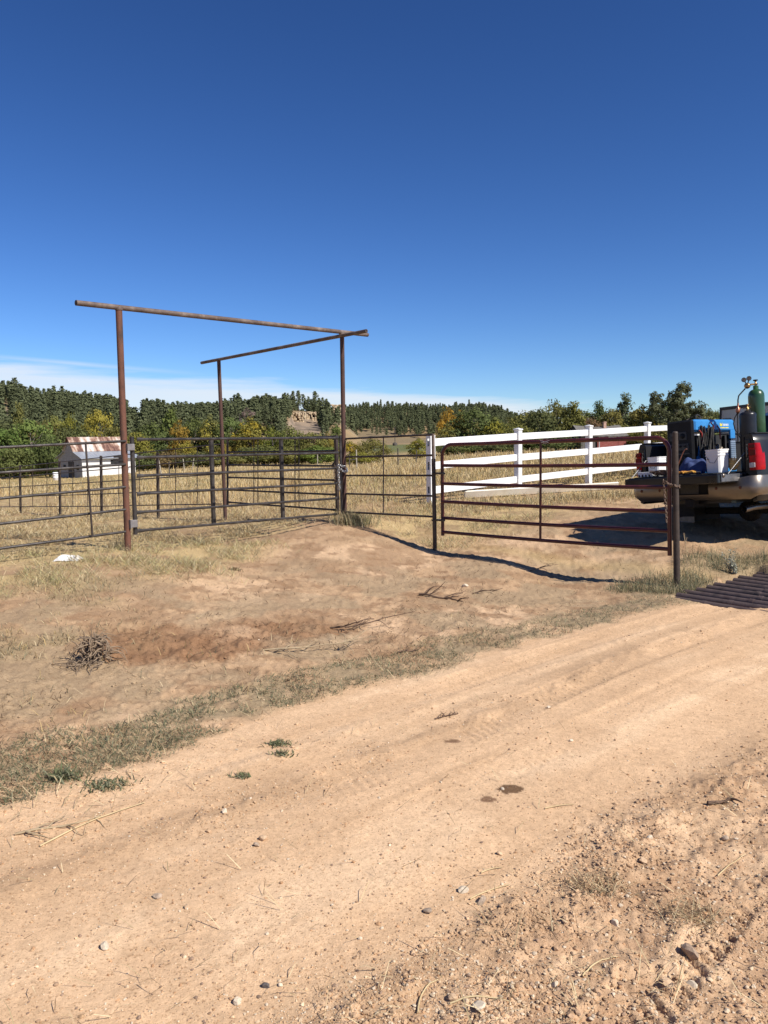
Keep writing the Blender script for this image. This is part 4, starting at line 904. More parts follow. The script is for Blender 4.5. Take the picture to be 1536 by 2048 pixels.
# dropped clothes and gloves
def cloth(name, label, cat, c, size, mat, seed, rz=0):
    t = on_truck(name, label, cat, (c[0], c[1], ZF + .022), rz); n_ = 26; g = np.linspace(-1, 1, n_); X, Y = np.meshgrid(g, g); r = np.hypot(X * (1 + .3 * (vnoise(X * 2, Y * 2, seed) - .5)), Y)
    Z = size[2] * np.clip(1 - r ** 2, 0, 1) ** .6 * (.55 + .7 * vnoise(X * 2.2 + 5, Y * 2.2, seed + 1)) + .12 * size[2] * np.abs(vnoise(X * 5, Y * 5, seed + 2) - .5) * (r < 1)
    V = np.stack([X * size[0] * .5, Y * size[1] * .5, Z], -1).reshape(-1, 3); keep = (r.reshape(-1) < 1.06)
    idx = np.arange(n_ * n_).reshape(n_, n_); q = np.stack([idx[:-1, :-1], idx[:-1, 1:], idx[1:, 1:], idx[1:, :-1]], -1).reshape(-1, 4); q = q[keep[q].all(1)]
    me = np_mesh(name, V, [q], True, None, mat); o = link('cloth', me, t); return t
cloth('jacket', 'crumpled dark blue work jacket heaped on the tailgate', 'jacket', (.03, .0, 0), (.46, .40, .23), M('blue_cotton', (.018, .032, .10), (.03, .05, .14), (.05, .075, .18), scale=9, rough=.85), 201, .2)
cloth('shirt', 'black folded cloth beside the white pail on the tailgate', 'cloth', (-.24, -.20, 0), (.30, .26, .10), M('black_cotton', (.014, .014, .015), (.05, .03, .025), scale=14, rough=.9), 207)
mb = MB(); rn = random.Random(5); t = on_truck('work_gloves', 'orange work gloves lying in front of the blue jacket', 'gloves', (.12, -.34, ZF + .03))
for k in range(2):
    ox = k * .14 - .10; mb.box((ox, 0, .02), (.10, .085, .035), Matrix.Rotation(.3 * k, 3, 'Z'), .016)
    for j in range(4): a = .25 * j - .3 + k * .4; p = Vector((ox + .04, -.032 + j * .022, .02)); mb.path([p, p + Vector((math.cos(a) * .05, math.sin(a) * .05, .012)), p + Vector((math.cos(a) * .085, math.sin(a) * .085, -.006))], [.013, .012, .009], 8)
    mb.path([Vector((ox - .02, .04, .02)), Vector((ox + .02, .075, .03)), Vector((ox + .05, .085, .015))], [.014, .013, .010], 8)
lb(mb, 'leather', M('orange_leather', (.62, .22, .035), (.70, .36, .06), scale=10, rough=.8), t)
mb = MB(); t = on_truck('work_glove', 'tan leather glove standing behind the right white pail', 'glove', (.61, .03, ZF + .02), .3)
mb.box((0, 0, .08), (.10, .05, .12), None, .02)
for j in range(4): mb.path([(-.036 + j * .024, 0, .13), (-.036 + j * .027, -.004, .17), (-.034 + j * .03, -.012, .20 - abs(j - 1.5) * .012)], [.0125, .0115, .009], 8)
mb.path([(.045, 0, .06), (.075, -.01, .10), (.08, -.01, .13)], [.014, .013, .010], 8); lb(mb, 'leather', M('tan_leather', (.55, .36, .12), (.42, .26, .10), scale=10, rough=.8), t)
mb = MB(); rn = random.Random(12); t = on_truck('cable_coil', 'tangled dark cable at the left of the open tailgate', 'cable', (-.25, -.36, ZF + .025))
for k in range(6):
    r = .05 + .014 * k; mb.path([(r * 1.5 * math.cos(a) + rn.uniform(-.008, .008), r * math.sin(a) * .8, .012 + .018 * k * .6 + .01 * math.sin(3 * a + k)) for a in np.linspace(0, 6.1, 18)], .0085, 6)
lb(mb, 'cable', M('brown_cable', (.03, .022, .02), (.10, .06, .045), scale=20, rough=.6), t)
t = on_truck('paper_box', 'flat white carton at the left end of the tailgate', 'carton', (-.52, -.30, ZF + .02), .1)
mb = MB(); mb.box((0, 0, .035), (.24, .16, .07), None, .004); lb(mb, 'box', m_white, t)
mb = MB(); rn = random.Random(13)
for k in range(4): mb.box((-.10 + k * .055, -.081, .018), (.022, .004, .03)); 
lb(mb, 'print', m_blk, t)
t = on_truck('brazing_rod', 'thin bent copper-red rod sticking up behind the latch post', 'rod', (-.13, -.12, ZF + .03))
mb = MB(); mb.path([(-.06, 0, .0), (-.02, .0, .12), (.05, .01, .27), (.075, .02, .32), (.10, .02, .345), (.125, .02, .35)], .008, 8); lb(mb, 'rod', m_copper, t)
MBk = MB(); t = on_truck('pliers', 'small dark hand tool beside the orange gloves', 'hand tool', (.28, -.30, ZF + .03), .4)
MBk.path([(-.1, -.02, .01), (0, .0, .014), (.05, .01, .012)], [.011, .013, .006], 8); MBk.path([(-.1, .03, .012), (0, .0, .016), (.05, -.008, .014)], [.011, .013, .006], 8); lb(MBk, 'body', m_gunmetal, t)

# ------------------------------------------------------------------ enclosed grey trailer behind the truck
ta, tb_ = PX(1441, 815, 24), PX(1536, 805.5, 20.4); hd = Vector((tb_.x - ta.x, tb_.y - ta.y, 0)).normalized(); hn = Vector((hd.y, -hd.x, 0)); hn = -hn if hn.x > 0 else hn
Lt = 6.0; gz = Hz(ta.x, ta.y); ztop = ta.z; et = thing('cargo_trailer', 'grey panelled cargo trailer with black edge trim behind the pickup', 'trailer', (ta.x, ta.y, gz)); Rt = Matrix.Rotation(math.atan2(hd.y, hd.x), 3, 'Z')
m_trail = M('grey_sheet', (.30, .31, .33), (.36, .37, .39), scale=1.5, rough=.4, coat=.2)
c0 = ta + hd * (Lt / 2) - hn * 1.2; zb = gz + .45; c0.z = (ztop + zb) / 2
mb = MB(); mb.box(c0, (Lt, 2.4, ztop - zb - .02), Rt, .02)
for z in (ztop - .32, ztop - .86, ztop - 1.3):
    p = ta + hd * (Lt / 2) + hn * .004; p.z = z; mb.box(p, (Lt - .1, .012, .02), Rt)
mb.build('body', m_trail, et)
mb = MB(); p = ta + hd * (Lt / 2) + hn * .006; p.z = ztop - .045; mb.box(p, (Lt + .02, .03, .09), Rt); p = ta + hd * .05 + hn * .01; p.z = (ztop + zb) / 2; mb.box(p, (.11, .03, ztop - zb), Rt); p = ta + hd * (Lt / 2) + hn * .008; p.z = ztop - .80; mb.box(p, (Lt - .3, .02, .05), Rt); p = ta + hd * (Lt / 2) + hn * .008; p.z = zb + .06; mb.box(p, (Lt, .03, .12), Rt); mb.build('trim', m_blk, et)
p = ta + hd * .62 + hn * .012; p.z = ztop - .44; MB().box(p, (.66, .02, .22), Rt, .004).build('window', M('blue_grey_glass', (.10, .13, .18), (.13, .16, .22), rough=.1, spec=.6), et)
p = ta + hd * 3.4 + hn * .012; p.z = ztop - 1.0; mb = MB()
for k in range(5): mb.box(p + Vector((0, 0, .08 - k * .04)), (1.2, .02, .02), Rt)
mb.build('vent', m_blk, et)
for k in (2.4, 3.3):
    p = ta + hd * k - hn * .12; p.z = gz + .34; MB().lathe(p, [(.0, 0), (.2, 0), (.33, .02), (.34, .06), (.34, .18), (.3, .22), (0, .22)], 20, axis=-hn).build('tyre', m_rubber, et)

# ------------------------------------------------------------------ farm buildings
m_barnw = M('white_boards', (.72, .71, .68), (.62, .60, .56), scale=2.5, rough=.8, bump=.3, bscale=12, stretch=(.3, .3, 3))
m_barng = M('grey_boards', (.40, .40, .385), (.27, .265, .255), (.50, .49, .47), scale=3, rough=.9, bump=.4, bscale=10, stretch=(.4, .4, 5))
def roof_mat():
    m, n, l, b = nodes('rusty_tin'); t = n.new('ShaderNodeTexCoord'); mpp = n.new('ShaderNodeMapping'); mpp.inputs['Scale'].default_value = (1.6, .25, .25); l.new(t.outputs['Object'], mpp.inputs[0])
    a = noise(n, l, .9, 3, .5, mpp.outputs[0]); c = noise(n, l, .5, 7, .65, t.outputs['Object'])
    mm = n.new('ShaderNodeMath'); mm.operation = 'ADD'; l.new(a.outputs['Fac'], mm.inputs[0]); l.new(c.outputs['Fac'], mm.inputs[1])
    m2 = n.new('ShaderNodeMath'); m2.operation = 'MULTIPLY'; m2.inputs[1].default_value = .5; l.new(mm.outputs[0], m2.inputs[0])
    l.new(ramp(n, l, m2.outputs[0], [(.42, (.10, .042, .028)), (.47, (.23, .125, .085)), (.51, (.40, .30, .225)), (.56, (.54, .49, .45))]), b.inputs['Base Color'])
    b.inputs['Roughness'].default_value = .65; b.inputs['Metallic'].default_value = .1
    return m
m_tin = roof_mat(); m_gtin = M('grey_tin', (.33, .36, .40), (.42, .45, .48), scale=1.5, rough=.45, metal=.4, stretch=(4, .3, .3))
# barn: its long wall faces right and towards the camera
bY = 95.0; c0 = PX(165.5, 955, bY); c1 = PX(270, 954, 96.5)      # foot of the long wall
bd = Vector((c1.x - c0.x, c1.y - c0.y, 0)); bl = bd.length; bd.normalize(); bn = Vector((bd.y, -bd.x, 0)); RBm = Matrix.Rotation(math.atan2(bd.y, bd.x), 4, 'Z')
# turn the building so that the gable end shows on its left, too
ang = math.radians(46); bd = Vector((math.cos(ang), math.sin(ang), 0)); bl = 6.9
c0.z = Hz(c0.x, c0.y) - .1
barn = thing('barn', 'old white barn with a rusty tin roof and grey gable', 'barn', c0, rot=(0, 0, ang))
hW, dep = 2.42, 6.4; zr = 4.85; yk = 1.75; zk = 3.12                      # wall height, depth, ridge height, kick of the roof
def bq(mb, q): mb.add(q, [tuple(range(len(q)))])
mb = MB(); mb.box((bl / 2, .06, hW / 2), (bl, .12, hW)); mb.build('long_wall', m_barnw, barn, local=True)
mb = MB(); mb.box((bl / 2, dep - .06, hW / 2), (bl, .12, hW)); mb.box((.3, .07, 2.3), (.02, .02, .02)); mb.build('back_wall', m_barng, barn, local=True)
gp = [(0.005, 0.14, 0), (0.005, dep - .14, 0), (0.005, dep - .14, hW), (0.005, dep - yk, zk), (0.005, dep / 2, zr), (0.005, yk, zk), (0.005, .14, hW)]
mb = MB(); mb.prism(gp, (0, 0, 0), (.1, 0, 0)); gw = mb.build('gable_wall', m_barng, barn, local=True)
mb = MB(); mb.box((-.02, 2.9, 1.0), (.05, 1.5, 1.9)); mb.build('barn_door', M('dark_boards', (.05, .045, .04), (.09, .085, .08), scale=4, rough=.9), barn, local=True)
mb = MB(); mb.box((-.015, 1.15, 1.25), (.05, .6, .6)); mb.box((-.015, 4.7, 1.25), (.05, .6, .6)); mb.build('gable_window', m_dark, barn, local=True)
mb = MB(); mb.prism([(x, y, z) for (x, y, z) in gp], (bl - .11, 0, 0), (bl - .01, 0, 0)); mb.build('gable_wall', m_barng, barn, local=True)
ov = .28
for s in (0, 1):
    Y = (lambda y: y) if s == 0 else (lambda y: dep - y)
    mb = MB(); q0 = [(-ov, Y(yk), zk), (bl + .15, Y(yk), zk), (bl + .15, Y(dep / 2), zr), (-ov, Y(dep / 2), zr)]; mb.prism(q0, (0, 0, .02), (0, 0, .07)); rf = mb.build('upper_roof', m_tin, barn, local=True)
    mb = MB()
    for k in range(11):
        x = -ov + k * (bl + ov) / 10.5; mb.prism([(x, Y(yk), zk), (x + .05, Y(yk), zk), (x + .05, Y(dep / 2), zr), (x, Y(dep / 2), zr)], (0, 0, .07), (0, 0, .10))
    mb.build('seam', m_tin, rf, local=True)
    mb = MB(); mb.prism([(-ov, Y(-.45), hW - .12), (bl + .5, Y(-.45), hW - .12), (bl + .5, Y(yk + .05), zk), (-ov, Y(yk + .05), zk)], (0, 0, -.03), (0, 0, .02)); mb.build('lower_roof', m_gtin, barn, local=True)
mb = MB(); mb.box((bl * .62, -.02, 1.75), (1.3, .1, .7)); mb.build('wall_opening', m_dark, barn, local=True)
mb = MB(); mb.path([(5.0, -.9, 0), (5.6, -1.0, 1.3)], .05, 6); mb.path([(5.2, -.9, .5), (6.6, -1.4, .1)], .05, 6)
tag(mb.build('fallen_posts', m_barng), 'pair of broken grey posts leaning in front of the white barn wall', 'posts'); bpy.data.objects['fallen_posts'].matrix_world = Matrix.Translation(c0) @ Matrix.Rotation(ang, 4, 'Z')
# white drum left of the barn
p = PX(111, 953, 88); p.z = Hz(p.x, p.y); MBd = MB(); MBd.lathe(p, [(.25, 0), (.28, .02), (.28, .3), (.29, .31), (.28, .33), (.28, .6), (.29, .61), (.28, .63), (.28, .88), (.25, .9), (0, .9)], 16); tag(MBd.build('drum', m_white), 'white drum standing in the grass left of the barn', 'drum')

# red shed with a sagging roof beyond the vinyl fence
sY = 108.0; p0 = PX(1195, 899, sY); z0 = Hz(p0.x, p0.y) - .1; sc_ = sY / F
ang = math.radians(14)
shed = thing('shed', 'weathered red shed with a sagging grey roof and brick chimney behind the vinyl fence', 'shed', (p0.x, p0.y, z0), rot=(0, 0, ang))
m_redw = M('red_boards', (.15, .028, .022), (.22, .055, .045), (.32, .17, .14), scale=5, rough=.9, stretch=(.4, .4, 5)); m_shing = M('grey_shingles', (.085, .078, .07), (.15, .14, .125), (.05, .046, .042), scale=5, rough=.95)
Ls = 4.3; ds = 4.2; hs = (899 - 868) * sc_; zr_ = (899 - 847) * sc_
mb = MB(); mb.box((Ls / 2, .06, hs / 2), (Ls, .12, hs)); mb.build('red_wall', m_redw, shed, local=True)
for k, x in enumerate((.25, 3.15)): MB().box((x, -.01, hs / 2), (.12, .05, hs)).build('board', m_redw if k else m_barng, shed, local=True)
mb = MB(); mb.box((2.2, -.02, hs - .18), (1.2, .06, .32)); mb.build('window', m_white, shed, local=True)
gp = [(0.01, .14, 0), (0.01, ds, 0), (0.01, ds, hs), (0.01, ds / 2, zr_ - .1), (0.01, .14, hs)]
mb = MB(); mb.prism(gp, (-2.4, 0, 0), (-2.3, 0, 0)); mb.prism(gp, (Ls - .1, 0, 0), (Ls - .02, 0, 0)); mb.box((-1.15, .3, hs / 2), (2.28, .1, hs)); mb.box((1, ds - .05, hs / 2), (6.5, .1, hs)); mb.build('grey_wall', M('dark_grey_boards', (.07, .066, .06), (.12, .115, .105), scale=4, rough=.95, stretch=(4, .4, .4)), shed, local=True)
for s in (0, 1):
    nx, ny = 14, 5; vs = []
    for i in range(nx):
        for j in range(ny):
            x = -2.6 + i / (nx - 1) * (Ls + 2.8); t = j / (ny - 1); y = -.3 + t * (ds / 2 + .3); z = hs - .1 + t * (zr_ - hs + .1) - .18 * math.sin(math.pi * min(max((x + 2.6) / 7, 0), 1)) * (.3 + t) - .1 * random.Random(i * 7 + j).random()
            vs.append((x, y if s == 0 else ds - y, z + .05))
    fs = [(i * ny + j, (i + 1) * ny + j, (i + 1) * ny + j + 1, i * ny + j + 1) for i in range(nx - 1) for j in range(ny - 1) if not (s == 0 and (i, j) in ((3, 3), (4, 3), (8, 2)))]
    mb = MB(); mb.add(vs, fs); mb.add([(a, b_, c_ - .06) for a, b_, c_ in vs], [f[::-1] for f in fs]); mb.build('roof', m_shing, shed, local=True)
mb = MB(); mb.box((2.0, ds / 2 - .3, zr_ - .05), (.40, .40, .95)); mb.box((2.0, ds / 2 - .3, zr_ + .36), (.48, .48, .1)); mb.build('chimney', M('old_brick', (.36, .19, .13), (.48, .34, .26), scale=6, rough=.9), shed, local=True)
# small dark red outbuilding further left
p1 = PX(1048, 903, 112); z1 = Hz(p1.x, p1.y)
ob = thing('hut', 'small dark red hut with pale leaning posts at the foot of the trees', 'hut', (p1.x, p1.y, z1), rot=(0, 0, .2))
mb = MB(); mb.prism([(0, 0, 0), (0, 1.8, 0), (0, 1.8, 1.0), (0, .9, 1.35), (0, 0, 1.0)], (0, 0, 0), (1.5, 0, 0)); mb.build('wall', m_redw, ob, local=True)
mb = MB(); mb.prism([(-.1, -.2, .95), (-.1, .9, 1.42), (-.1, 2.0, .95)], (0, 0, 0), (1.9, 0, 0)); mb.build('roof', m_shing, ob, local=True)
for x0, x1 in ((1.15, 1.1), (1.6, 1.85)): MB().path([(x1, -.5, -.1), (x0, -.5, 1.1)], .06, 6).build('post', m_barng, ob, local=True)
MB().path([(.9, -.5, 1.05), (1.9, -.5, 1.12)], .05, 6).build('cross_bar', m_barng, ob, local=True)
# weathered field posts along the far edge of the pasture
m_stake = M('weathered_wood', (.42, .38, .31), (.30, .27, .22), scale=6, rough=.9); m_stake_d = M('dark_wood', (.06, .05, .04), (.10, .085, .07), scale=6, rough=.9)
for k, (px, py, h, Y, mt, lean, lab) in enumerate(((635, 930, 1.5, 92, m_stake, .02, 'pale field post against the trees left of the tall middle post'), (384, 936, 1.3, 95, m_stake, .2, 'pale leaning field post seen through the grey gate'), (369, 937, 1.3, 95, m_stake, -.1, 'pale field post left of the leaning one'),
                                         (324, 948, 1.7, 70, m_stake, -.15, 'grey leaning field post left of the gate uprights'), (339, 946, 1.4, 72, m_stake_d, 0, 'thin dark field stake right of the leaning grey post'), (796, 922, 1.5, 70, m_stake_d, 0, 'dark field post below the green meadow'), (832, 921, 1.2, 72, m_stake_d, .05, 'short dark field post beside the olive bush'), (713, 926, 1.7, 68, m_stake, 0, 'light field post at the right end of a low rail'), (699, 927, 1.3, 68, m_stake_d, 0, 'short dark field post at the left end of a low rail'))):
    p = PX(px, py, Y); p.z = Hz(p.x, p.y); tag(MB().path([p - Vector((0, 0, .2)), p + Vector((lean * h, 0, h))], .055, 7).build('field_post', mt), lab, 'post', 'posts along the far field fence')
p, q = PX(699, 920, 68), PX(713, 919, 68); tag(MB().path([p, q], .05, 6).build('field_rail', m_stake_d), 'low dark rail between two field posts below the bushes', 'rail')
p = PX(790, 886, 320); p.z = Hz(p.x, p.y); tag(MB().path([p, p + Vector((0, 0, 7.5))], .16, 6).lathe(p, [(.9, 0), (1.0, .8), (.4, 1.3), (0, 1.3)], 8).build('utility_post', m_stake_d), 'lone dark pole with a thick foot on the far green meadow', 'pole')

# ------------------------------------------------------------------ trees
def leaf_mat(name, trans=.35):
    m, n, l, b = nodes(name); oi = n.new('ShaderNodeObjectInfo'); at = n.new('ShaderNodeAttribute'); at.attribute_name = 'col'
    c = mixc(n, l, 1.0, oi.outputs['Color'], at.outputs['Color'], 'MULTIPLY'); out = n['Material Output']; n.remove(b)
    d = n.new('ShaderNodeBsdfDiffuse'); t = n.new('ShaderNodeBsdfTranslucent'); mx = n.new('ShaderNodeMixShader'); mx.inputs[0].default_value = trans
    l.new(c, d.inputs[0]); l.new(c, t.inputs[0]); l.new(d.outputs[0], mx.inputs[1]); l.new(t.outputs[0], mx.inputs[2]); l.new(mx.outputs[0], out.inputs[0])
    return m
m_leaf = leaf_mat('leaves', .40); m_needle = leaf_mat('needles', .15)
m_bark = M('bark', (.11, .09, .075), (.17, .145, .12), scale=6, rough=.95); m_pbark = M('pine_bark', (.13, .075, .05), (.09, .055, .04), scale=3, rough=.95)
def leaf_quads(rng, P, size, up=.35, cvar=None, face=None, rough=.6):
    """small irregular leaf-like quads at points P"""
    n_ = len(P); nv = rng.normal(size=(n_, 3))
    if face is not None: nv = face + rough * nv
    nv[:, 2] += up; nv /= np.linalg.norm(nv, axis=1, keepdims=True)
    a = np.cross(nv, rng.normal(size=(n_, 3))); a /= np.linalg.norm(a, axis=1, keepdims=True) + 1e-9; b_ = np.cross(nv, a)
    s = (size * rng.uniform(.55, 1.25, n_))[:, None]; s2 = s * rng.uniform(.45, .9, n_)[:, None]
    V = np.stack([P - a * s, P - b_ * s2 * .8 + a * s * .1, P + a * s, P + b_ * s2], 1).reshape(-1, 3)
    Fq = np.arange(n_ * 4).reshape(-1, 4); col = np.repeat(cvar, 4, axis=0); return V, Fq, col
def crown(seed, W=1.0, Ht=1.0, ncl=46, nl=48, leaf=.040, base=.10, top_sharp=.5, gaps=.0, lean=0.0, tint2=None, clump=.17):
    rng = np.random.default_rng(seed); cen = []; k = 0
    while len(cen) < ncl and k < 4000:
        k += 1; z = rng.uniform(0, 1); prof = (math.sin(math.pi * min(max(z, .0), 1) ** (top_sharp + .35)) ** .6) if z < .985 else 0
        a = rng.uniform(0, 2 * math.pi); lob = .72 + .4 * vnoise(np.array([a * 1.3 + seed]), np.array([z * 3.1]), seed)[0]
        r = prof * lob * math.sqrt(rng.uniform(.12, 1)); p = np.array([r * math.cos(a) * W / 2 + lean * z, r * math.sin(a) * W / 2, base + z * (1 - base) * (.84 + .16 * rng.random())])
        if cen and min(np.linalg.norm((p - c) * np.array([1 / W, 1 / W, 1])) for c in cen) < .085: continue
        cen.append(p)
    cen = np.array(cen); Ps, Cs, Ns = [], [], []
    for i, c in enumerate(cen):
        cr = clump * rng.uniform(.6, 1.15) * (W + .4) / 1.4; m_ = int(nl * rng.uniform(.55, 1.2)); d = rng.normal(size=(m_, 3)); d /= np.linalg.norm(d, axis=1, keepdims=True)
        P = c + d * (cr * rng.uniform(.25, 1, m_) ** .55)[:, None] * np.array([1, 1, .72]); kq = P[:, 2] > .02; P = P[kq]; axo = c - np.array([lean * .5, 0, .5]); Ns.append(d[kq] * .8 + axo[None] * 1.1)
        t = rng.uniform(.72, 1.22); cc_ = np.array([t, t, t]) * rng.uniform(.82, 1.2, (len(P), 1))
        if tint2 is not None and rng.random() < tint2[1]: cc_ = cc_ * np.array(tint2[0])
        Ps.append(P); Cs.append(cc_)
    V, Fq, col = leaf_quads(rng, np.concatenate(Ps), leaf, .3, np.concatenate(Cs), np.concatenate(Ns), .55)
    tm = MB(); top = Vector((lean * .8, 0, .80)); tm.path([(0, 0, -.05), (rng.uniform(-.02, .02), rng.uniform(-.02, .02), .25), (lean * .4, 0, .5), top], [.030, .022, .015, .004], 8)
    for c in cen[rng.permutation(len(cen))[:16]]:
        zb = max(.06, min(c[2] * .62, .6)); s = Vector((lean * zb, 0, zb)); e = Vector(c); tm.path([s, s.lerp(e, .5) + Vector((0, 0, -.02)), e], [.010, .007, .003], 5)
    me = np_mesh('crown', V, [Fq], False, col, m_leaf); mt = bpy.data.meshes.new('trunk'); mt.from_pydata(tm.v, [], tm.f); mt.polygons.foreach_set('use_smooth', tm.sm); mt.materials.append(m_bark)
    return me, mt
KINDS_ = {'round': crown(1, .95, 1, 62, 62, .030), 'wide': crown(2, 1.35, 1, 72, 62, .032, .06), 'tall': crown(3, .70, 1, 56, 60, .030, .08, .35), 'bush': crown(4, 1.6, 1, 60, 60, .045, .02, .7, clump=.2),
          'loose': crown(5, 1.05, 1, 58, 40, .030, .16, .5, clump=.145), 'lean': crown(6, .55, 1, 46, 56, .032, .06, .4, lean=.42), 'mixed': crown(7, .95, 1, 62, 60, .031, .08, .5, tint2=((1.6, 1.38, .85), .3)), 'bigloose': crown(8, .98, 1, 74, 52, .0235, .20, .42, clump=.105)}
GREEN, BRIGHT, OLIVE, DARK, YEL, ORNG, YG, BLUEG, BROWN = (.13, .160, .055), (.145, .192, .054), (.195, .182, .062), (.125, .145, .056), (.30, .245, .055), (.42, .27, .05), (.235, .22, .052), (.135, .155, .078), (.19, .14, .072)
def cotton():
    rng = np.random.default_rng(91); lobes = [(.09, .88, .11), (.13, .80, .12), (.05, .78, .13), (-.04, .70, .15), (-.27, .74, .11), (-.20, .62, .12), (-.37, .58, .10), (.24, .62, .12), (.36, .52, .10), (.02, .52, .17), (-.20, .44, .15), (.20, .42, .16), (-.36, .36, .13), (.38, .34, .12), (.0, .32, .18)]
    Ps, Ns, Cs = [], [], []; tm = MB(); tm.path([(0, 0, -.05), (.01, 0, .2), (.0, .01, .42), (.06, 0, .62), (.09, 0, .88)], [.026, .021, .016, .010, .003], 8); dp = rng.uniform(-.18, .18, len(lobes))
    for (lx, lz, lr), ly in zip(lobes, dp):
        c = np.array([lx, ly, lz]); zb = max(.12, lz * .6); tm.path([Vector((.0, 0, zb)), Vector((lx * .55, ly * .5, lz * .82)), Vector(c)], [.010, .007, .003], 5)
        for k in range(int(150 * lr) + 5):
            d0 = rng.normal(size=3); d0 /= np.linalg.norm(d0); sc = c + d0 * lr * rng.uniform(.3, 1.2) * np.array([1, 1, .85]); m_ = int(rng.uniform(26, 60)); d = rng.normal(size=(m_, 3)); d /= np.linalg.norm(d, axis=1, keepdims=True)
            P = sc + d * (.048 * rng.uniform(.2, 1, m_) ** .5)[:, None] * np.array([1, 1, .7]); Ps.append(P); Ns.append(d * .8 + d0 * .6); Cs.append(np.full((m_, 3), rng.uniform(.75, 1.2)) * rng.uniform(.85, 1.15, (m_, 1)))
    V, Fq, col = leaf_quads(rng, np.concatenate(Ps), .0165, .3, np.concatenate(Cs), np.concatenate(Ns), .55); me = np_mesh('crown', V, [Fq], False, col, m_leaf); mt = bpy.data.meshes.new('trunk'); mt.from_pydata(tm.v, [], tm.f); mt.materials.append(m_bark); return me, mt
KINDS_['cotton'] = cotton()
def put_tree(px, topy, wpx, Y, kind, col, label, rz=None, cat='tree', group='leafy trees along the field edge', basey=None):
    x = PX(px, 900, Y).x; zb = Hz(x, Y); top = PX(px, topy, Y).z; h = top - zb; w = wpx / F * Y
    me, mt = KINDS_[kind]; rw = {'round': .95, 'wide': 1.35, 'tall': .70, 'bush': 1.6, 'loose': 1.05, 'lean': .75, 'mixed': .95, 'bigloose': .98, 'cotton': 1.15}[kind]
    rnd_ = random.Random(int(px * 13 + topy)); rz = rnd_.uniform(0, 6.28) if rz is None else rz
    t = thing('bush' if cat == 'bush' else 'leafy_tree', label, cat, (x, Y, zb), group, (0, 0, rz)); sxy = w / rw * 1.22; 
    for nm, m_, in (('crown', me), ('trunk', mt)):
        o = link(nm, m_, t); o.scale = (sxy, sxy, h / 1.0)
        o.color = (*[c * 1.1 * rnd_.uniform(.92, 1.08) for c in col], 1)
    return t
G_ = 'leafy trees along the field edge'
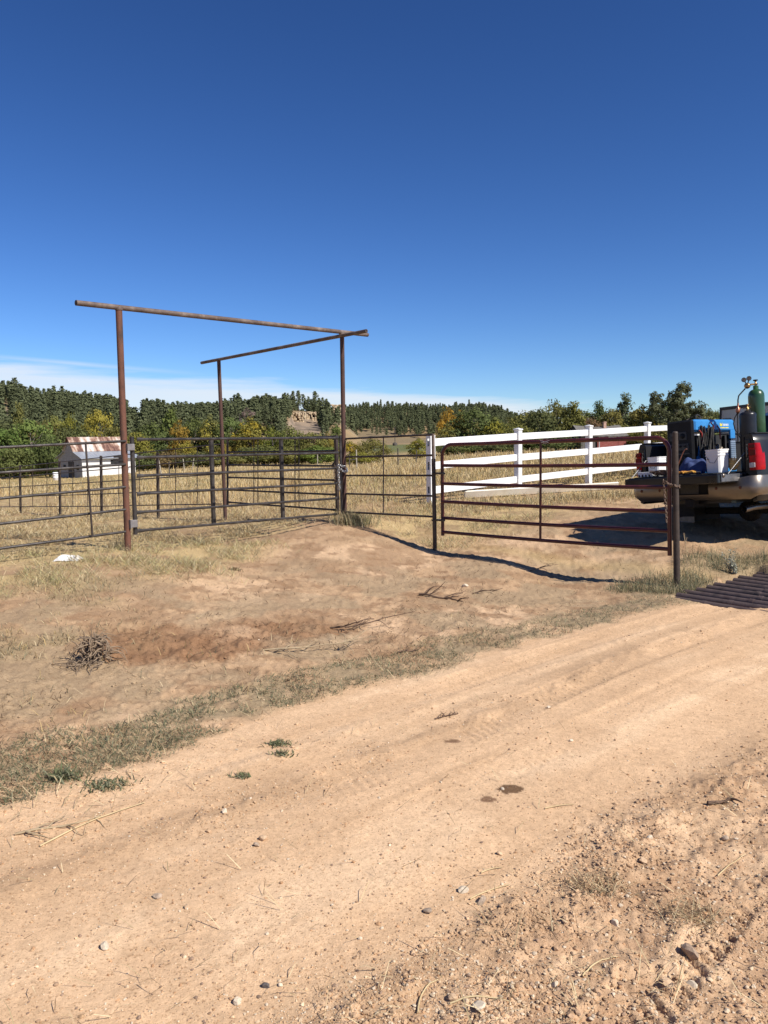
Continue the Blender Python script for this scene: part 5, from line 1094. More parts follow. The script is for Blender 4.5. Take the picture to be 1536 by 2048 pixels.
trees = [
 (-40, 838, 110, 112, 'wide', GREEN, 'green tree half cut off by the left edge of the photo'), (8, 852, 75, 108, 'round', BRIGHT, 'bright green tree at the left edge, lower than its neighbours'), (62, 832, 95, 110, 'round', BRIGHT, 'large bright green tree left of the barn'),
 (42, 810, 34, 128, 'tall', OLIVE, 'slim olive tree rising behind the bright green tree at far left'), (98, 872, 66, 104, 'bush', DARK, 'dark green bushy tree just left of the barn gable'), (112, 824, 62, 126, 'round', OLIVE, 'olive tree behind the barn, left of the two yellow trees'),
 (140, 824, 44, 124, 'loose', YG, 'small yellowing tree left of the big yellow tree'), (199, 811, 62, 122, 'round', (.31, .255, .052), 'big yellow tree rising behind the barn roof'), (165, 853, 64, 112, 'wide', GREEN, 'dull green tree directly behind the rusty barn roof'), (232, 845, 56, 114, 'round', OLIVE, 'olive green tree behind the tallest rusty post'),
 (25, 895, 90, 103, 'bush', GREEN, 'low green thicket at the foot of the far-left trees'), (285, 905, 60, 106, 'bush', GREEN, 'low green bush right of the barn end wall'), (275, 868, 60, 116, 'bush', YG, 'yellow-green bush right of the tallest rusty post'),
 (318, 808, 44, 122, 'lean', BRIGHT, 'leaning bright yellow-green tree right of the tallest rusty post', 0.0), (330, 858, 60, 118, 'round', GREEN, 'green tree under the leaning yellow-green tree'), (358, 838, 40, 117, 'loose', (.31, .235, .052), 'golden tree in the middle of the left tree line'),
 (372, 885, 40, 112, 'bush', YEL, 'low yellow bush beneath the golden tree'), (392, 834, 66, 120, 'wide', GREEN, 'broad green tree right of the golden tree'), (422, 834, 52, 118, 'mixed', OLIVE, 'olive tree with yellow patches behind the back frame post'), (462, 828, 66, 119, 'round', GREEN, 'dark round green tree right of the back frame post'),
 (340, 905, 80, 108, 'bush', BROWN, 'brownish low brush seen through the left of the grey gate'), (400, 905, 90, 107, 'bush', DARK, 'dark low thicket seen through the grey gate'), (452, 890, 34, 110, 'bush', YEL, 'small yellow bush beside the back frame post'), (455, 908, 80, 106, 'bush', OLIVE, 'low olive thicket behind the back frame post'),
 (502, 838, 62, 117, 'mixed', YG, 'yellow-green tree right of the dark round green one'), (545, 850, 44, 116, 'loose', YG, 'thin yellow-green tree below the pines left of the cliff'), (520, 892, 90, 108, 'bush', GREEN, 'green bush at the field edge below the yellow-green tree'), (584, 853, 62, 116, 'wide', OLIVE, 'wide olive tree in front of the cliff foot'),
 (622, 860, 58, 115, 'round', OLIVE, 'olive tree right below the sandstone cliff'), (575, 895, 90, 107, 'bush', OLIVE, 'low olive thicket below the cliff'), (640, 892, 80, 106, 'bush', BRIGHT, 'bright green bush left of the tall middle post'), (655, 862, 26, 118, 'loose', YEL, 'small yellow tree left of the tall middle post'),
 (674, 846, 30, 119, 'round', GREEN, 'small round green tree behind the tall middle post'), (700, 884, 50, 100, 'mixed', YG, 'yellowish bush right of the tall middle post', None, 'bush'), (748, 876, 62, 98, 'wide', OLIVE, 'grey-green bush seen through the short pipe panel', None, 'bush'), (716, 905, 60, 92, 'bush', YG, 'low yellowish brush under the grey-green bush', None, 'bush'),
 (838, 878, 44, 100, 'mixed', YG, 'olive bush left of the end post of the vinyl fence', None, 'bush'), (898, 812, 44, 116, 'loose', ORNG, 'golden orange tree rising above the left end of the vinyl fence'), (922, 818, 26, 115, 'loose', ORNG, 'small orange tree top beside the golden orange tree'), (894, 850, 50, 112, 'mixed', OLIVE, 'olive tree with yellow leaves below the golden orange tree'),
 (948, 812, 88, 113, 'round', DARK, 'large dark green tree right of the golden orange tree'), (990, 838, 66, 111, 'mixed', OLIVE, 'olive tree behind the second vinyl fence post, left side'), (1034, 848, 74, 110, 'wide', OLIVE, 'broad olive tree behind the second vinyl fence post'), (920, 880, 90, 106, 'bush', DARK, 'dark low thicket behind the left span of the vinyl fence'), (1000, 885, 90, 105, 'bush', DARK, 'dark low thicket behind the second vinyl fence post'),
 (1080, 812, 60, 112, 'round', DARK, 'dark leafy tree left of the red shed, low at its left'), (1112, 797, 66, 114, 'loose', OLIVE, 'tall olive tree left above the red shed'), (1150, 806, 46, 113, 'tall', OLIVE, 'slim olive tree above the left end of the red shed roof'), (1095, 868, 110, 107, 'bush', DARK, 'dark low thicket left of the red shed'),
 (1196, 804, 36, 124, 'tall', BLUEG, 'blue-green tree top behind the red shed'), (1175, 836, 70, 116, 'wide', BROWN, 'brownish green tree right behind the red shed roof'), (1222, 812, 44, 120, 'round', OLIVE, 'olive tree behind the shed chimney'), (1247, 790, 42, 122, 'tall', BLUEG, 'tall blue-green tree between the shed and the biggest cottonwood'), (1240, 852, 80, 112, 'bush', OLIVE, 'olive brush right of the red shed'),
 (1284, 814, 66, 114, 'mixed', OLIVE, 'olive tree with yellowish leaves left of the biggest cottonwood'), (1348, 762, 118, 112, 'cotton', BLUEG, 'biggest cottonwood with an open crown above the welder', 0.0), (1402, 800, 56, 118, 'loose', BLUEG, 'open-crowned tree right of the biggest cottonwood'), (1318, 850, 90, 108, 'bush', OLIVE, 'olive brush at the foot of the biggest cottonwood'),
 (1432, 818, 54, 124, 'round', DARK, 'dark green tree left of the grey trailer'), (1400, 860, 110, 107, 'bush', DARK, 'dark brush behind the welder'), (1475, 822, 70, 126, 'round', OLIVE, 'olive tree hidden behind the grey trailer'), (1560, 810, 100, 126, 'wide', GREEN, 'green tree beyond the right edge'),
]
for t in trees: put_tree(*t[:7], rz=(t[7] if len(t) > 7 else None), cat=(t[8] if len(t) > 8 else "tree"))

for (px, topy, wd, Y, kd, cl, lab) in ((1060, 822, 110, 124, 'wide', OLIVE, 'broad olive tree filling the gap left of the tall olive tree'), (1130, 812, 110, 125, 'wide', GREEN, 'broad green tree behind the left end of the red shed'), (1180, 822, 90, 127, 'wide', DARK, 'dark broad tree behind the middle of the red shed'), (1225, 820, 100, 126, 'wide', OLIVE, 'broad olive tree behind the right end of the red shed'),
                                         (1285, 822, 110, 124, 'wide', GREEN, 'broad green tree behind the last white fence post'), (1335, 800, 90, 121, 'round', DARK, 'dark rounded tree directly behind the biggest cottonwood'), (1385, 814, 100, 123, 'wide', OLIVE, 'broad olive tree right behind the biggest cottonwood'), (1430, 826, 90, 128, 'wide', GREEN, 'broad green tree behind the dark tree by the trailer'), (1010, 858, 100, 122, 'wide', GREEN, 'broad green tree behind the second white fence post'), (945, 846, 100, 122, 'wide', OLIVE, 'broad olive tree behind the large dark green one'),
                                         (10, 842, 100, 124, 'wide', DARK, 'dark broad tree behind the bright green trees at far left'), (85, 845, 100, 123, 'wide', OLIVE, 'broad olive tree behind the large bright green one'), (135, 852, 80, 121, 'wide', DARK, 'dark broad tree behind the left end of the barn roof'), (300, 845, 80, 124, 'wide', DARK, 'dark broad tree behind the yellow-green bush'), (345, 862, 80, 122, 'wide', OLIVE, 'broad olive tree behind the golden tree'), (430, 852, 90, 122, 'wide', GREEN, 'broad green tree behind the olive tree with yellow patches'),
                                         (485, 856, 90, 121, 'wide', OLIVE, 'broad olive tree between the dark round tree and the yellow-green one'), (560, 868, 80, 120, 'wide', GREEN, 'broad green tree under the thin yellow-green one'), (605, 872, 80, 119, 'wide', BROWN, 'brownish broad tree below the cliff'), (655, 874, 60, 119, 'wide', OLIVE, 'broad olive tree behind the small yellow tree')):
    put_tree(px, topy, wd, Y, kd, cl, lab)

put_tree(497, 814, 34, 330, 'loose', (.26, .20, .165), 'greyish half-bare tree among the pines left of the cliff')
put_tree(478, 828, 22, 320, 'loose', (.22, .175, .14), 'small greyish half-bare tree above the dark round tree')
# ponderosa pines on the hills
def pine(seed, ncl=30, nq=13, q=.075, thin=1.0):
    rng = np.random.default_rng(seed); Ps, Cs, Ns = [], [], []; W = rng.uniform(.26, .42) * thin; flat = rng.uniform(.0, .75); z0 = rng.uniform(.08, .26)
    for i in range(ncl):
        f = (i + rng.random()) / ncl; z = z0 + (.97 - z0) * f; prof = (1 - f) ** (.8 - .4 * flat) * (.5 + .5 * min(1, f / .2)) + .05; r = W / 2 * prof * rng.uniform(.3, 1.25); a = i * 2.4 + rng.uniform(-.8, .8)
        o = np.array([math.cos(a), math.sin(a), 0]); c = o * r + np.array([0, 0, z - .06 * r]); s = .55 + .7 * prof; d = rng.normal(size=(nq, 3)) * np.array([.042 * s, .042 * s, .017 * s]); t = rng.uniform(.85, 1.15)
        d[:, 2] += np.abs(d[:, 0] * o[0] + d[:, 1] * o[1]) * .25; Ps.append(c + d); Ns.append(o[None] * .75 + d / .05 * .35); Cs.append(np.full((nq, 3), t) * rng.uniform(.92, 1.08, (nq, 1)))
    return leaf_quads(rng, np.concatenate(Ps), q, .55, np.concatenate(Cs), np.concatenate(Ns), .35)
pm = []
for k in range(7):
    V, Fq, col = pine(300 + k, 46, 22, .032); me = np_mesh('crown', V, [Fq], False, col, m_needle)
    tm = MB(); tm.path([(0, 0, -.05), (0.0, 0, .5), (0, 0, .93)], [.02, .013, .004], 6); mt = bpy.data.meshes.new('trunk'); mt.from_pydata(tm.v, [], tm.f); mt.materials.append(m_pbark); pm.append((me, mt))
rng = np.random.default_rng(77)
def scatter_hill(n_, a0, a1, r0, r1):
    a = rng.uniform(a0, a1, n_); r = np.sqrt(rng.uniform(r0 * r0, r1 * r1, n_)); return r * np.sin(a), r * np.cos(a)
xa, ya = scatter_hill(7600, math.radians(-33), math.radians(-1.6), 205, 520); hzv = far_h(xa, ya) - .6; pxa, pya = proj(xa, ya, hzv)
ra = np.hypot(xa, ya); aa = np.arctan2(xa, ya); lzv = np.interp(aa, _la, _lz)
den = sst(.5, 4, hzv) * (1 - bare_far(xa, ya, hzv)) * (1 - .85 * sst(655, 700, pxa) * sst(6, 20, 900 - pya)) * (.75 + .5 * vnoise(xa / 25, ya / 25, 5)); den = np.where((pxa > 660) & (ra > 300), den * .15, den)
keep = rng.random(len(xa)) < den * np.where(ra > 440, .38, .66); xa, ya, hzv, pxa, pya, ra = (v[keep] for v in (xa, ya, hzv, pxa, pya, ra))
xb, yb = scatter_hill(5200, math.radians(-9), math.radians(17), 590, 900); hb = far_h(xb, yb) - .6; pxb, pyb = proj(xb, yb, hb); rb = np.hypot(xb, yb)
den = sst(1.5, 5, hb) * (1 - .93 * np.exp(-(((pxb - 805) / 95) ** 2 + ((pyb - 812) / 3.2) ** 2) ** 2)) * (1 - .5 * np.exp(-(((pxb - 745) / 60) ** 2 + ((pyb - 828) / 6) ** 2))) * np.where((pxb < 790) & (rb < 640), .25, 1)
keep = rng.random(len(xb)) < den * np.where(rb > 830, .5, .75); xb, yb, hb, pxb, pyb, rb = (v[keep] for v in (xb, yb, hb, pxb, pyb, rb))
PINE_COL = (.112, .126, .064)
def pine_label(px, py, far):
    if far: return 'dark pine on the skyline of the right-hand ridge'
    if px < 250: return 'dark green pine on the left ridge above the barn'
    if px < 560: return 'dark green pine on the wooded ridge behind the grey gate'
    return 'dark green pine around the sandstone cliff'
big_i = np.argsort(ra + 40 * rng.random(len(ra)))
vis = [i for i in big_i if -20 < pxa[i] < 760]
# nearest visible ones plus those standing on the skyline become single trees
sky_l = [i for i in vis if ra[i] > 455 and rng.random() < .5][:120]; sky_r = [i for i in range(len(rb)) if rb[i] > 830 and 690 < pxb[i] < 1110 and rng.random() < .35][:50]
near_ = [i for i in vis if ra[i] > 330 and i not in set(sky_l)][:110]
single_l = set(sky_l) | set(near_); single_r = set(sky_r)
def put_pine(x, y, z, h, label, grp):
    k = rng.integers(0, len(pm)); t = thing('pine_tree', label, 'pine', (x, y, z), grp, (0, 0, rng.uniform(0, 6.28)))
    w = h * rng.uniform(.85, 1.15); f = rng.uniform(.8, 1.18)
    for nm, m_ in (('crown', pm[k][0]), ('trunk', pm[k][1])):
        o = link(nm, m_, t); o.scale = (w, w, h); o.color = (PINE_COL[0] * f, PINE_COL[1] * f, PINE_COL[2] * f, 1)
for i in single_l:
    lb_ = pine_label(pxa[i], pya[i], False); put_pine(xa[i], ya[i], hzv[i], rng.uniform(6.0, 10.0) + (rng.random() < .3) * 2.5, lb_, 'pines: ' + lb_)
for i in single_r:
    lb_ = pine_label(pxb[i], pyb[i], True); put_pine(xb[i], yb[i], hb[i], rng.uniform(8, 13), lb_, 'pines: ' + lb_)
lod = [pine(500 + k, 30, 13, .046) for k in range(8)]
Vs, Fs_, Cs_, o_ = [], [], [], 0
for (X_, Y_, Z_, sing, hh) in ((xa, ya, hzv, single_l, 10.5), (xb, yb, hb, single_r, 10.5)):
    for i in range(len(X_)):
        if i in sing: continue
        V, Fq, col = lod[rng.integers(0, 8)]; a = rng.uniform(0, 6.28); h = hh * rng.uniform(.42, 1.0); w = h * rng.uniform(.85, 1.2); ca, sa = math.cos(a) * w, math.sin(a) * w
        Vs.append(np.stack([V[:, 0] * ca - V[:, 1] * sa + X_[i], V[:, 0] * sa + V[:, 1] * ca + Y_[i], V[:, 2] * h + Z_[i]], 1)); Fs_.append(Fq + o_); o_ += len(V); Cs_.append(col * rng.uniform(.8, 1.18))
me = np_mesh('pine_forest', np.concatenate(Vs), [np.concatenate(Fs_)], False, np.concatenate(Cs_), m_needle); po = link('pine_forest', me); po.color = (*PINE_COL, 1)
tag(po, 'dense dark pine wood covering the far hillsides', 'pine forest', kind='stuff')

# sandstone cliff and other outcrops among the pines
m_rock = M('sandstone', (.52, .41, .26), (.40, .30, .19), (.60, .50, .34), scale=.35, rough=.95, bump=.5, bscale=1.2)
def outcrop(label, px0, px1, ytop, ybot, r_, cols, seed, name='cliff'):
    rg_ = random.Random(seed); mb = MB(); o = None
    for k in range(cols):
        f = (k + .5) / cols; px = px0 + (px1 - px0) * f + rg_.uniform(-2, 2); Y = r_ * math.cos(math.atan2(ray(px, 840).x, ray(px, 840).y)); top = PX(px, ytop + rg_.uniform(-2, 3), Y); bot = PX(px, ybot + rg_.uniform(-4, 5), Y); gz_l = float(far_h(np.array([bot.x]), np.array([bot.y]))[0]) - .6
        zb = min(bot.z, gz_l) - 1.5; hgt = top.z - zb; wd = (px1 - px0) / cols / F * Y * rg_.uniform(.8, 1.5); z = zb
        while z < top.z - .2:
            h = rg_.uniform(.8, 2.6); h = min(h, top.z - z); c = Vector((bot.x + rg_.uniform(-.3, .3), bot.y + rg_.uniform(-.5, .8) + (z - zb) * .12, z + h / 2)); mb.box(c, (wd * rg_.uniform(.8, 1.1), 4.5 + rg_.uniform(-.5, 2), h * 1.02), Matrix.Rotation(rg_.uniform(-.4, .4), 3, 'Z') @ Matrix.Rotation(rg_.uniform(-.06, .06), 3, 'Y'), rg_.uniform(.12, .45)); z += h
    return tag(mb.build(name, m_rock), label, 'cliff' if name == 'cliff' else 'rock')
outcrop('pale sandstone cliff with dark clefts among the pines', 584, 606, 824, 843, 455, 5, 1)
outcrop('row of pale sandstone pillars right of the cliff face', 606, 650, 823, 842, 462, 11, 2)
outcrop('pale rock outcrop below the left ridge at the photo edge', 0, 18, 806, 822, 420, 4, 3, 'rock_outcrop')
outcrop('small pale rock ledge on the crest right of the cliff', 664, 688, 810, 817, 470, 5, 4, 'rock_outcrop')

# ------------------------------------------------------------------ stones, grass, straw
def attr_mat(name, rough=.9, trans=0.0, spec=.15, bump=False):
    m, n, l, b = nodes(name); at = n.new('ShaderNodeAttribute'); at.attribute_name = 'col'
    if trans:
        out = n['Material Output']; n.remove(b); d = n.new('ShaderNodeBsdfDiffuse'); t = n.new('ShaderNodeBsdfTranslucent'); mx = n.new('ShaderNodeMixShader'); mx.inputs[0].default_value = trans
        l.new(at.outputs['Color'], d.inputs[0]); l.new(at.outputs['Color'], t.inputs[0]); l.new(d.outputs[0], mx.inputs[1]); l.new(t.outputs[0], mx.inputs[2]); l.new(mx.outputs[0], out.inputs[0])
    else:
        b.inputs['Roughness'].default_value = rough; b.inputs['Specular IOR Level'].default_value = spec
        if bump:
            t = n.new('ShaderNodeTexCoord'); q = noise(n, l, 140, 4, .6, t.outputs['Object']); l.new(mixc(n, l, 1.0, at.outputs['Color'], ramp(n, l, q.outputs['Fac'], [(.35, (.8, .8, .8)), (.65, (1.15, 1.15, 1.15))]), 'MULTIPLY'), b.inputs['Base Color'])
        else: l.new(at.outputs['Color'], b.inputs['Base Color'])
    return m
m_stone = attr_mat('stone', bump=True); m_grass = attr_mat('grass_blades', trans=.25); m_straw = attr_mat('straw', trans=.12)
rng = np.random.default_rng(2024)
def sample_near(n_, r0, r1, a0=-31, a1=31, pw=1.0):
    """points spread evenly over the picture rather than over the ground"""
    t = rng.uniform(0, 1, n_) ** pw; r = 1 / (1 / r0 + (1 / r1 - 1 / r0) * t); a = np.radians(rng.uniform(a0, a1, n_)); return r * np.sin(a), r * np.cos(a)
import bmesh
def ico(sub):
    bm = bmesh.new(); bmesh.ops.create_icosphere(bm, subdivisions=sub, radius=1); V = np.array([v.co[:] for v in bm.verts]); Fq = np.array([[v.index for v in f.verts] for f in bm.faces]); bm.free(); return V, Fq
def stone_shape(sub, seed):
    V, Fq = ico(sub); g = np.random.default_rng(seed)
    for _ in range(7):   # chop with random planes for an angular look
        nrm = g.normal(size=3); nrm /= np.linalg.norm(nrm); d = g.uniform(.45, .85); s = V @ nrm; V = V - np.outer(np.maximum(s - d, 0), nrm)
    V = V * (1 + .12 * (g.random((len(V), 1)) - .5)); V = V * np.array([1, g.uniform(.6, .95), g.uniform(.45, .75)]); return V, Fq
small = [stone_shape(1, 10 + k) for k in range(8)]; bigs = [stone_shape(2, 60 + k) for k in range(8)]
def stones(name, xs, ys, sz, shapes, cols, sink=.25):
    zs = H(xs, ys); Vs, Fs_, Cs_, o = [], [], [], 0; kk = rng.integers(0, len(shapes), len(xs)); an = rng.uniform(0, 6.28, len(xs)); tl = rng.uniform(-.35, .35, len(xs))
    for k, (V, Fq) in enumerate(shapes):
        s = np.where(kk == k)[0]
        if not len(s): continue
        ca, sa, ct, st2 = np.cos(an[s]), np.sin(an[s]), np.cos(tl[s]), np.sin(tl[s]); x = V[None, :, 0]; y = V[None, :, 1]; z = V[None, :, 2]
        x1 = x * ct[:, None] + z * st2[:, None]; z1 = -x * st2[:, None] + z * ct[:, None]; X = x1 * ca[:, None] - y * sa[:, None]; Y = x1 * sa[:, None] + y * ca[:, None]
        P = np.stack([X * sz[s][:, None] + xs[s][:, None], Y * sz[s][:, None] + ys[s][:, None], z1 * sz[s][:, None] + (zs[s] + sz[s] * sink)[:, None]], -1)
        m_ = len(V); Vs.append(P.reshape(-1, 3)); Fs_.append((Fq[None] + (np.arange(len(s)) * m_)[:, None, None] + o).reshape(-1, 3)); o += m_ * len(s); Cs_.append(np.repeat(cols[s], m_, 0))
    return np_mesh(name, np.concatenate(Vs), [np.concatenate(Fs_)], False, np.concatenate(Cs_), m_stone)
pal = np.array([[.52, .36, .22], [.46, .30, .17], [.58, .44, .29], [.38, .25, .155], [.58, .47, .34], [.28, .19, .13], [.44, .26, .14]])
def stone_cols(n_): return pal[rng.integers(0, len(pal), n_)] * rng.uniform(.8, 1.12, (n_, 1))
x, y = sample_near(120000, 1.9, 15); mk = masks(x, y); sp = np.exp(-((mk['v'] - 3.15) / .35) ** 2) + 1.6 * np.exp(-((mk['v'] - 1.6) / .22) ** 2)
cl = fbm(x * 2.2, y * 2.2, 301, 3); den = (.13 + .46 * mk['rough'] * sst(.35, .62, cl) + .55 * sp * sst(.4, .6, cl) + .10 * (mk['v'] < 3.9)) * mk['road'] + (1 - mk['road']) * .14 * sst(.4, .6, cl)
keep = rng.random(len(x)) < den; x, y, mk_r = x[keep], y[keep], mk['rough'][keep]; sz = np.minimum(.0013 + rng.exponential(.0016, len(x)) * (1 + .5 * mk_r), .0095)
tag(link('gravel', stones('gravel', x, y, sz, small, stone_cols(len(x)))), 'fine gravel and grit scattered over the dirt road', 'gravel', kind='stuff')
# soil crumbs of the same dirt
x, y = sample_near(85000, 1.9, 13); mk = masks(x, y); cl = fbm(x * 3, y * 3, 303, 3)
den = .45 * mk['rough'] * sst(.42, .66, cl) + .7 * np.exp(-((mk['v'] - 1.62) / .16) ** 2) * sst(.35, .6, cl) + .5 * np.exp(-((mk['v'] - 3.15) / .2) ** 2) * sst(.45, .62, cl) * sst(.8, 2, mk['u']) + .8 * (1 - mk['road']) * sst(.42, .60, cl) + .6 * dugmask(x, y) + .7 * np.exp(-((mk['v'] - mk['ve'] + .15) / .28) ** 2) * sst(3.5, .5, mk['u'])
keep = rng.random(len(x)) < den; x, y = x[keep], y[keep]; z = H(x, y); mk = masks(x, y); gc_ = ground_color(x, y, z, mk)
tag(link('dirt_clods', stones('dirt_clods', x, y, np.minimum(.0018 + rng.exponential(.0030, len(x)), .015), small, gc_ * rng.uniform(.82, 1.02, (len(x), 1)))), 'loose crumbs of dry earth along the wheel ruts', 'clods', kind='stuff')
# middling pebbles as one scatter, the biggest ones as single stones
x, y = sample_near(1500, 2.1, 8.5); mk = masks(x, y); keep = rng.random(len(x)) < (.15 + .8 * mk['rough']) * mk['road'] + .12 * (1 - mk['road']); x, y = x[keep], y[keep]
tag(link('pebbles', stones('pebbles', x, y, rng.uniform(.005, .011, len(x)), bigs, stone_cols(len(x)))), 'pebbles strewn along the near edge of the road', 'pebbles', kind='stuff')
PALE, GREYS, TANS, DKS = (.60, .50, .37), (.38, .29, .21), (.50, .35, .22), (.11, .095, .088)
singles = [(926, 1783, .030, PALE, 'pale angular stone, upper one of the stones in the wheel rut'), (963, 1805, .030, GREYS, 'flat grey stone lying in the wheel rut below the pale angular one'), (856, 1823, .026, GREYS, 'dark-sided stone at the left end of the rut row'), (533, 1971, .020, DKS, 'nearly black stone alone on smooth sand near the bottom edge'),
 (314, 1792, .024, GREYS, 'rounded brown-grey stone on smooth sand, left of the middle'), (374, 1813, .017, TANS, 'small tan stone right of the rounded brown-grey one'), (1285, 1727, .026, TANS, 'tan stone in the rough dirt near the right edge, above the straw tufts'), (1380, 1912, .046, (.36, .26, .185), 'largest dark flat stone, half sunk in the lower right dirt'),
 (1335, 1972, .026, TANS, 'tan block-shaped stone under the dark flat stone'), (1382, 1968, .026, PALE, 'pale round stone near the lower right corner'), (956, 2025, .032, PALE, 'pale flat stone at the bottom edge, middle'), (1300, 1683, .022, PALE, 'small pale stone high in the rough dirt on the right'), (1450, 1680, .026, GREYS, 'grey-brown stone close to the right edge'),
 (1228, 1847, .026, PALE, 'pale flat stone beside the tyre prints'), (905, 2003, .020, TANS, 'small tan stone left of the bottom-middle pale stone'), (1110, 1970, .020, PALE, 'pale pebble below the tyre prints'), (475, 2002, .024, PALE, 'cream stone in a small cluster near the bottom left'), (210, 1893, .026, PALE, 'cream stone on smooth sand at lower left'), (1098, 1420, .020, PALE, 'white pebble on the upper half of the road'), (1142, 1487, .018, PALE, 'white pebble right of the damp spot'),
 (1000, 1710, .018, TANS, 'tan stone in the rough dirt above the rut row'), (450, 1626, .022, PALE, 'cream stone at the left road edge near the long straw'), (525, 1678, .026, TANS, 'tan stone in a trio on the left half of the road'), (513, 1690, .022, GREYS, 'grey stone in the trio on the left half of the road'), (1005, 1581, .014, PALE, 'little white pebble lying on the damp spot'), (930, 1155, .05, PALE, 'pale flat rock lying in the dirt left of the dry branch pile')]
for i, (px, py, s, c, lab) in enumerate(singles):
    p = PZ(px, py, 0.0 if py > 1300 else .1); sv_ = np.array([s * .82]); me = stones('stone', np.array([p.x]), np.array([p.y]), sv_, [bigs[i % 8]], np.array([c]) * rng.uniform(.9, 1.08), .32); tag(link('stone', me), lab, 'stone', 'loose stones on the road')

def blades(x, y, h, w, col, lean=.35, flat=0.0, bend=.5, zoff=-.01, ang=None):
    """curved tapering blades: h height, w width; flat=1 lays them down"""
    n_ = len(x); z = H(x, y) + zoff; a = rng.uniform(0, 2 * np.pi, n_) if ang is None else ang; ln = np.abs(rng.normal(0, lean, n_)) + flat; ln = np.minimum(ln, 1.5)
    d = np.stack([np.cos(a), np.sin(a)], 1); s = rng.uniform(0, 2 * np.pi, n_); side = np.stack([np.cos(s), np.sin(s), np.zeros(n_)], 1) * (w / 2)[:, None]
    P0 = np.stack([x, y, z], 1); l1 = ln * .7; l2 = np.minimum(ln + bend * rng.uniform(.2, 1, n_), 1.62)
    P1 = P0 + np.concatenate([d * (np.sin(l1) * h * .55)[:, None], (np.cos(l1) * h * .55)[:, None]], 1); P2 = P1 + np.concatenate([d * (np.sin(l2) * h * .45)[:, None], (np.cos(l2) * h * .45)[:, None]], 1)
    if flat > .5:
        for P in (P1, P2): P[:, 2] = np.maximum(P[:, 2], H(P[:, 0], P[:, 1]) + .004)
    V = np.stack([P0 - side, P0 + side, P1 + side * .8, P1 - side * .8, P2], 1).reshape(-1, 3); b = np.arange(n_)[:, None] * 5
    return V, b + np.array([[0, 1, 2, 3]]), b + np.array([[3, 2, 4]]), np.repeat(col, 5, 0)
def grass_obj(name, packs, label, cat, mat=m_grass):
    o = 0; Vs, Q, T, Cc = [], [], [], []
    for V, q, t, c in packs: Vs.append(V); Q.append(q + o); T.append(t + o); Cc.append(c); o += len(V)
    return tag(link(name, np_mesh(name, np.concatenate(Vs), [np.concatenate(Q), np.concatenate(T)], False, np.concatenate(Cc), mat)), label, cat, kind='stuff')
def cmix(n_, pals, wts): p = np.array(pals)[rng.choice(len(pals), n_, p=np.array(wts) / sum(wts))]; return p * rng.uniform(.75, 1.2, (n_, 1))
GRN, GRY, DRY, PAL_, GOLD, BRN = (.14, .158, .088), (.21, .21, .135), (.36, .285, .165), (.58, .475, .29), (.50, .37, .175), (.24, .16, .095)
# verge between the road and the corral
x, y = sample_near(210000, 3.4, 12); mk = masks(x, y); cl = fbm(x * 6, y * 6, 311, 3); cb = fbm(x * 2.1, y * 2.1, 337, 3); keep = rng.random(len(x)) < mk['strip'] * sst(.34, .52, cl * .5 + cb * .5 - .05 * sst(2.5, 0, mk['u'])) * (.6 + .4 * sst(0, 3, mk['u'])); x, y = x[keep], y[keep]; n_ = len(x)
pk = [blades(x, y, rng.uniform(.02, .075, n_), rng.uniform(.003, .0055, n_), cmix(n_, (GRN, GRY, DRY, PAL_, BRN), (3.6, 3.4, 1.8, .9, .8)), .7, .65)]
x, y = sample_near(170000, 5.5, 12.5, 5, 31); mk = masks(x, y); cl = fbm(x * 4, y * 4, 331, 3); keep = rng.random(len(x)) < mk['tuft'] * sst(.22, .46, cl); x, y, cl = x[keep], y[keep], cl[keep]; n_ = len(x)
pk.append(blades(x, y, rng.uniform(.04, .20, n_) * (.4 + 1.2 * cl), rng.uniform(.0028, .005, n_), cmix(n_, (GRN, GRY, DRY, PAL_), (2.8, 3, 2, 1.2)), .75, .12, 1.1))
grass_obj('verge_grass', pk, 'grey-green patchy grass along the edge of the dirt road', 'grass')
# dry stubble on the left and scattered over the trodden yard
x, y = sample_near(110000, 4.6, 14); mk = masks(x, y); cl = fbm(x * 5, y * 5, 313, 3)
keep = rng.random(len(x)) < (mk['dryleft'] * .8 * sst(.35, .6, cl) + .10 * (1 - mk['road']) * sst(.5, .7, cl) + .25 * np.exp(-((mk['w'] + .1) / .25) ** 2) * (mk['t'] > 4)) * (1 - mk['road']); x, y = x[keep], y[keep]; n_ = len(x)
grass_obj('dry_grass', [blades(x, y, rng.uniform(.025, .11, n_), rng.uniform(.0035, .0065, n_), cmix(n_, (GRY, DRY, PAL_, BRN, GOLD), (1.8, 3, 1.2, 2.0, 1.5)), .8, .3)], 'short dry grass on the trodden ground left of the gate', 'grass')
# cut hay lying flat about the gates and inside the corral
x, y = sample_near(360000, 7.2, 36, -31, 12); mk = masks(x, y); cl = fbm(x * 2.6, y * 2.6, 315, 4); keep = rng.random(len(x)) < mk['hay'] * (.03 + .97 * sst(.42, .62, cl)) * .64; x, y = x[keep], y[keep]; n_ = len(x); r = np.hypot(x, y)
ins = masks(x, y)['q'] > .4; pc = np.where(ins[:, None], cmix(n_, (PAL_, GOLD, DRY, BRN, GRY), (2.4, 2.0, 2.2, 1.7, 1.5)), cmix(n_, ((.38, .36, .17), PAL_, DRY, GRY, GOLD), (2.6, 2.4, 2, 1.2, 1)))
grass_obj('hay', [blades(x, y, rng.uniform(.07, .24, n_), np.maximum(.0032, r * .00042), pc, .3, 1.0, .5, .006)], 'cut pale hay strewn flat about the corral gates', 'hay', m_straw)
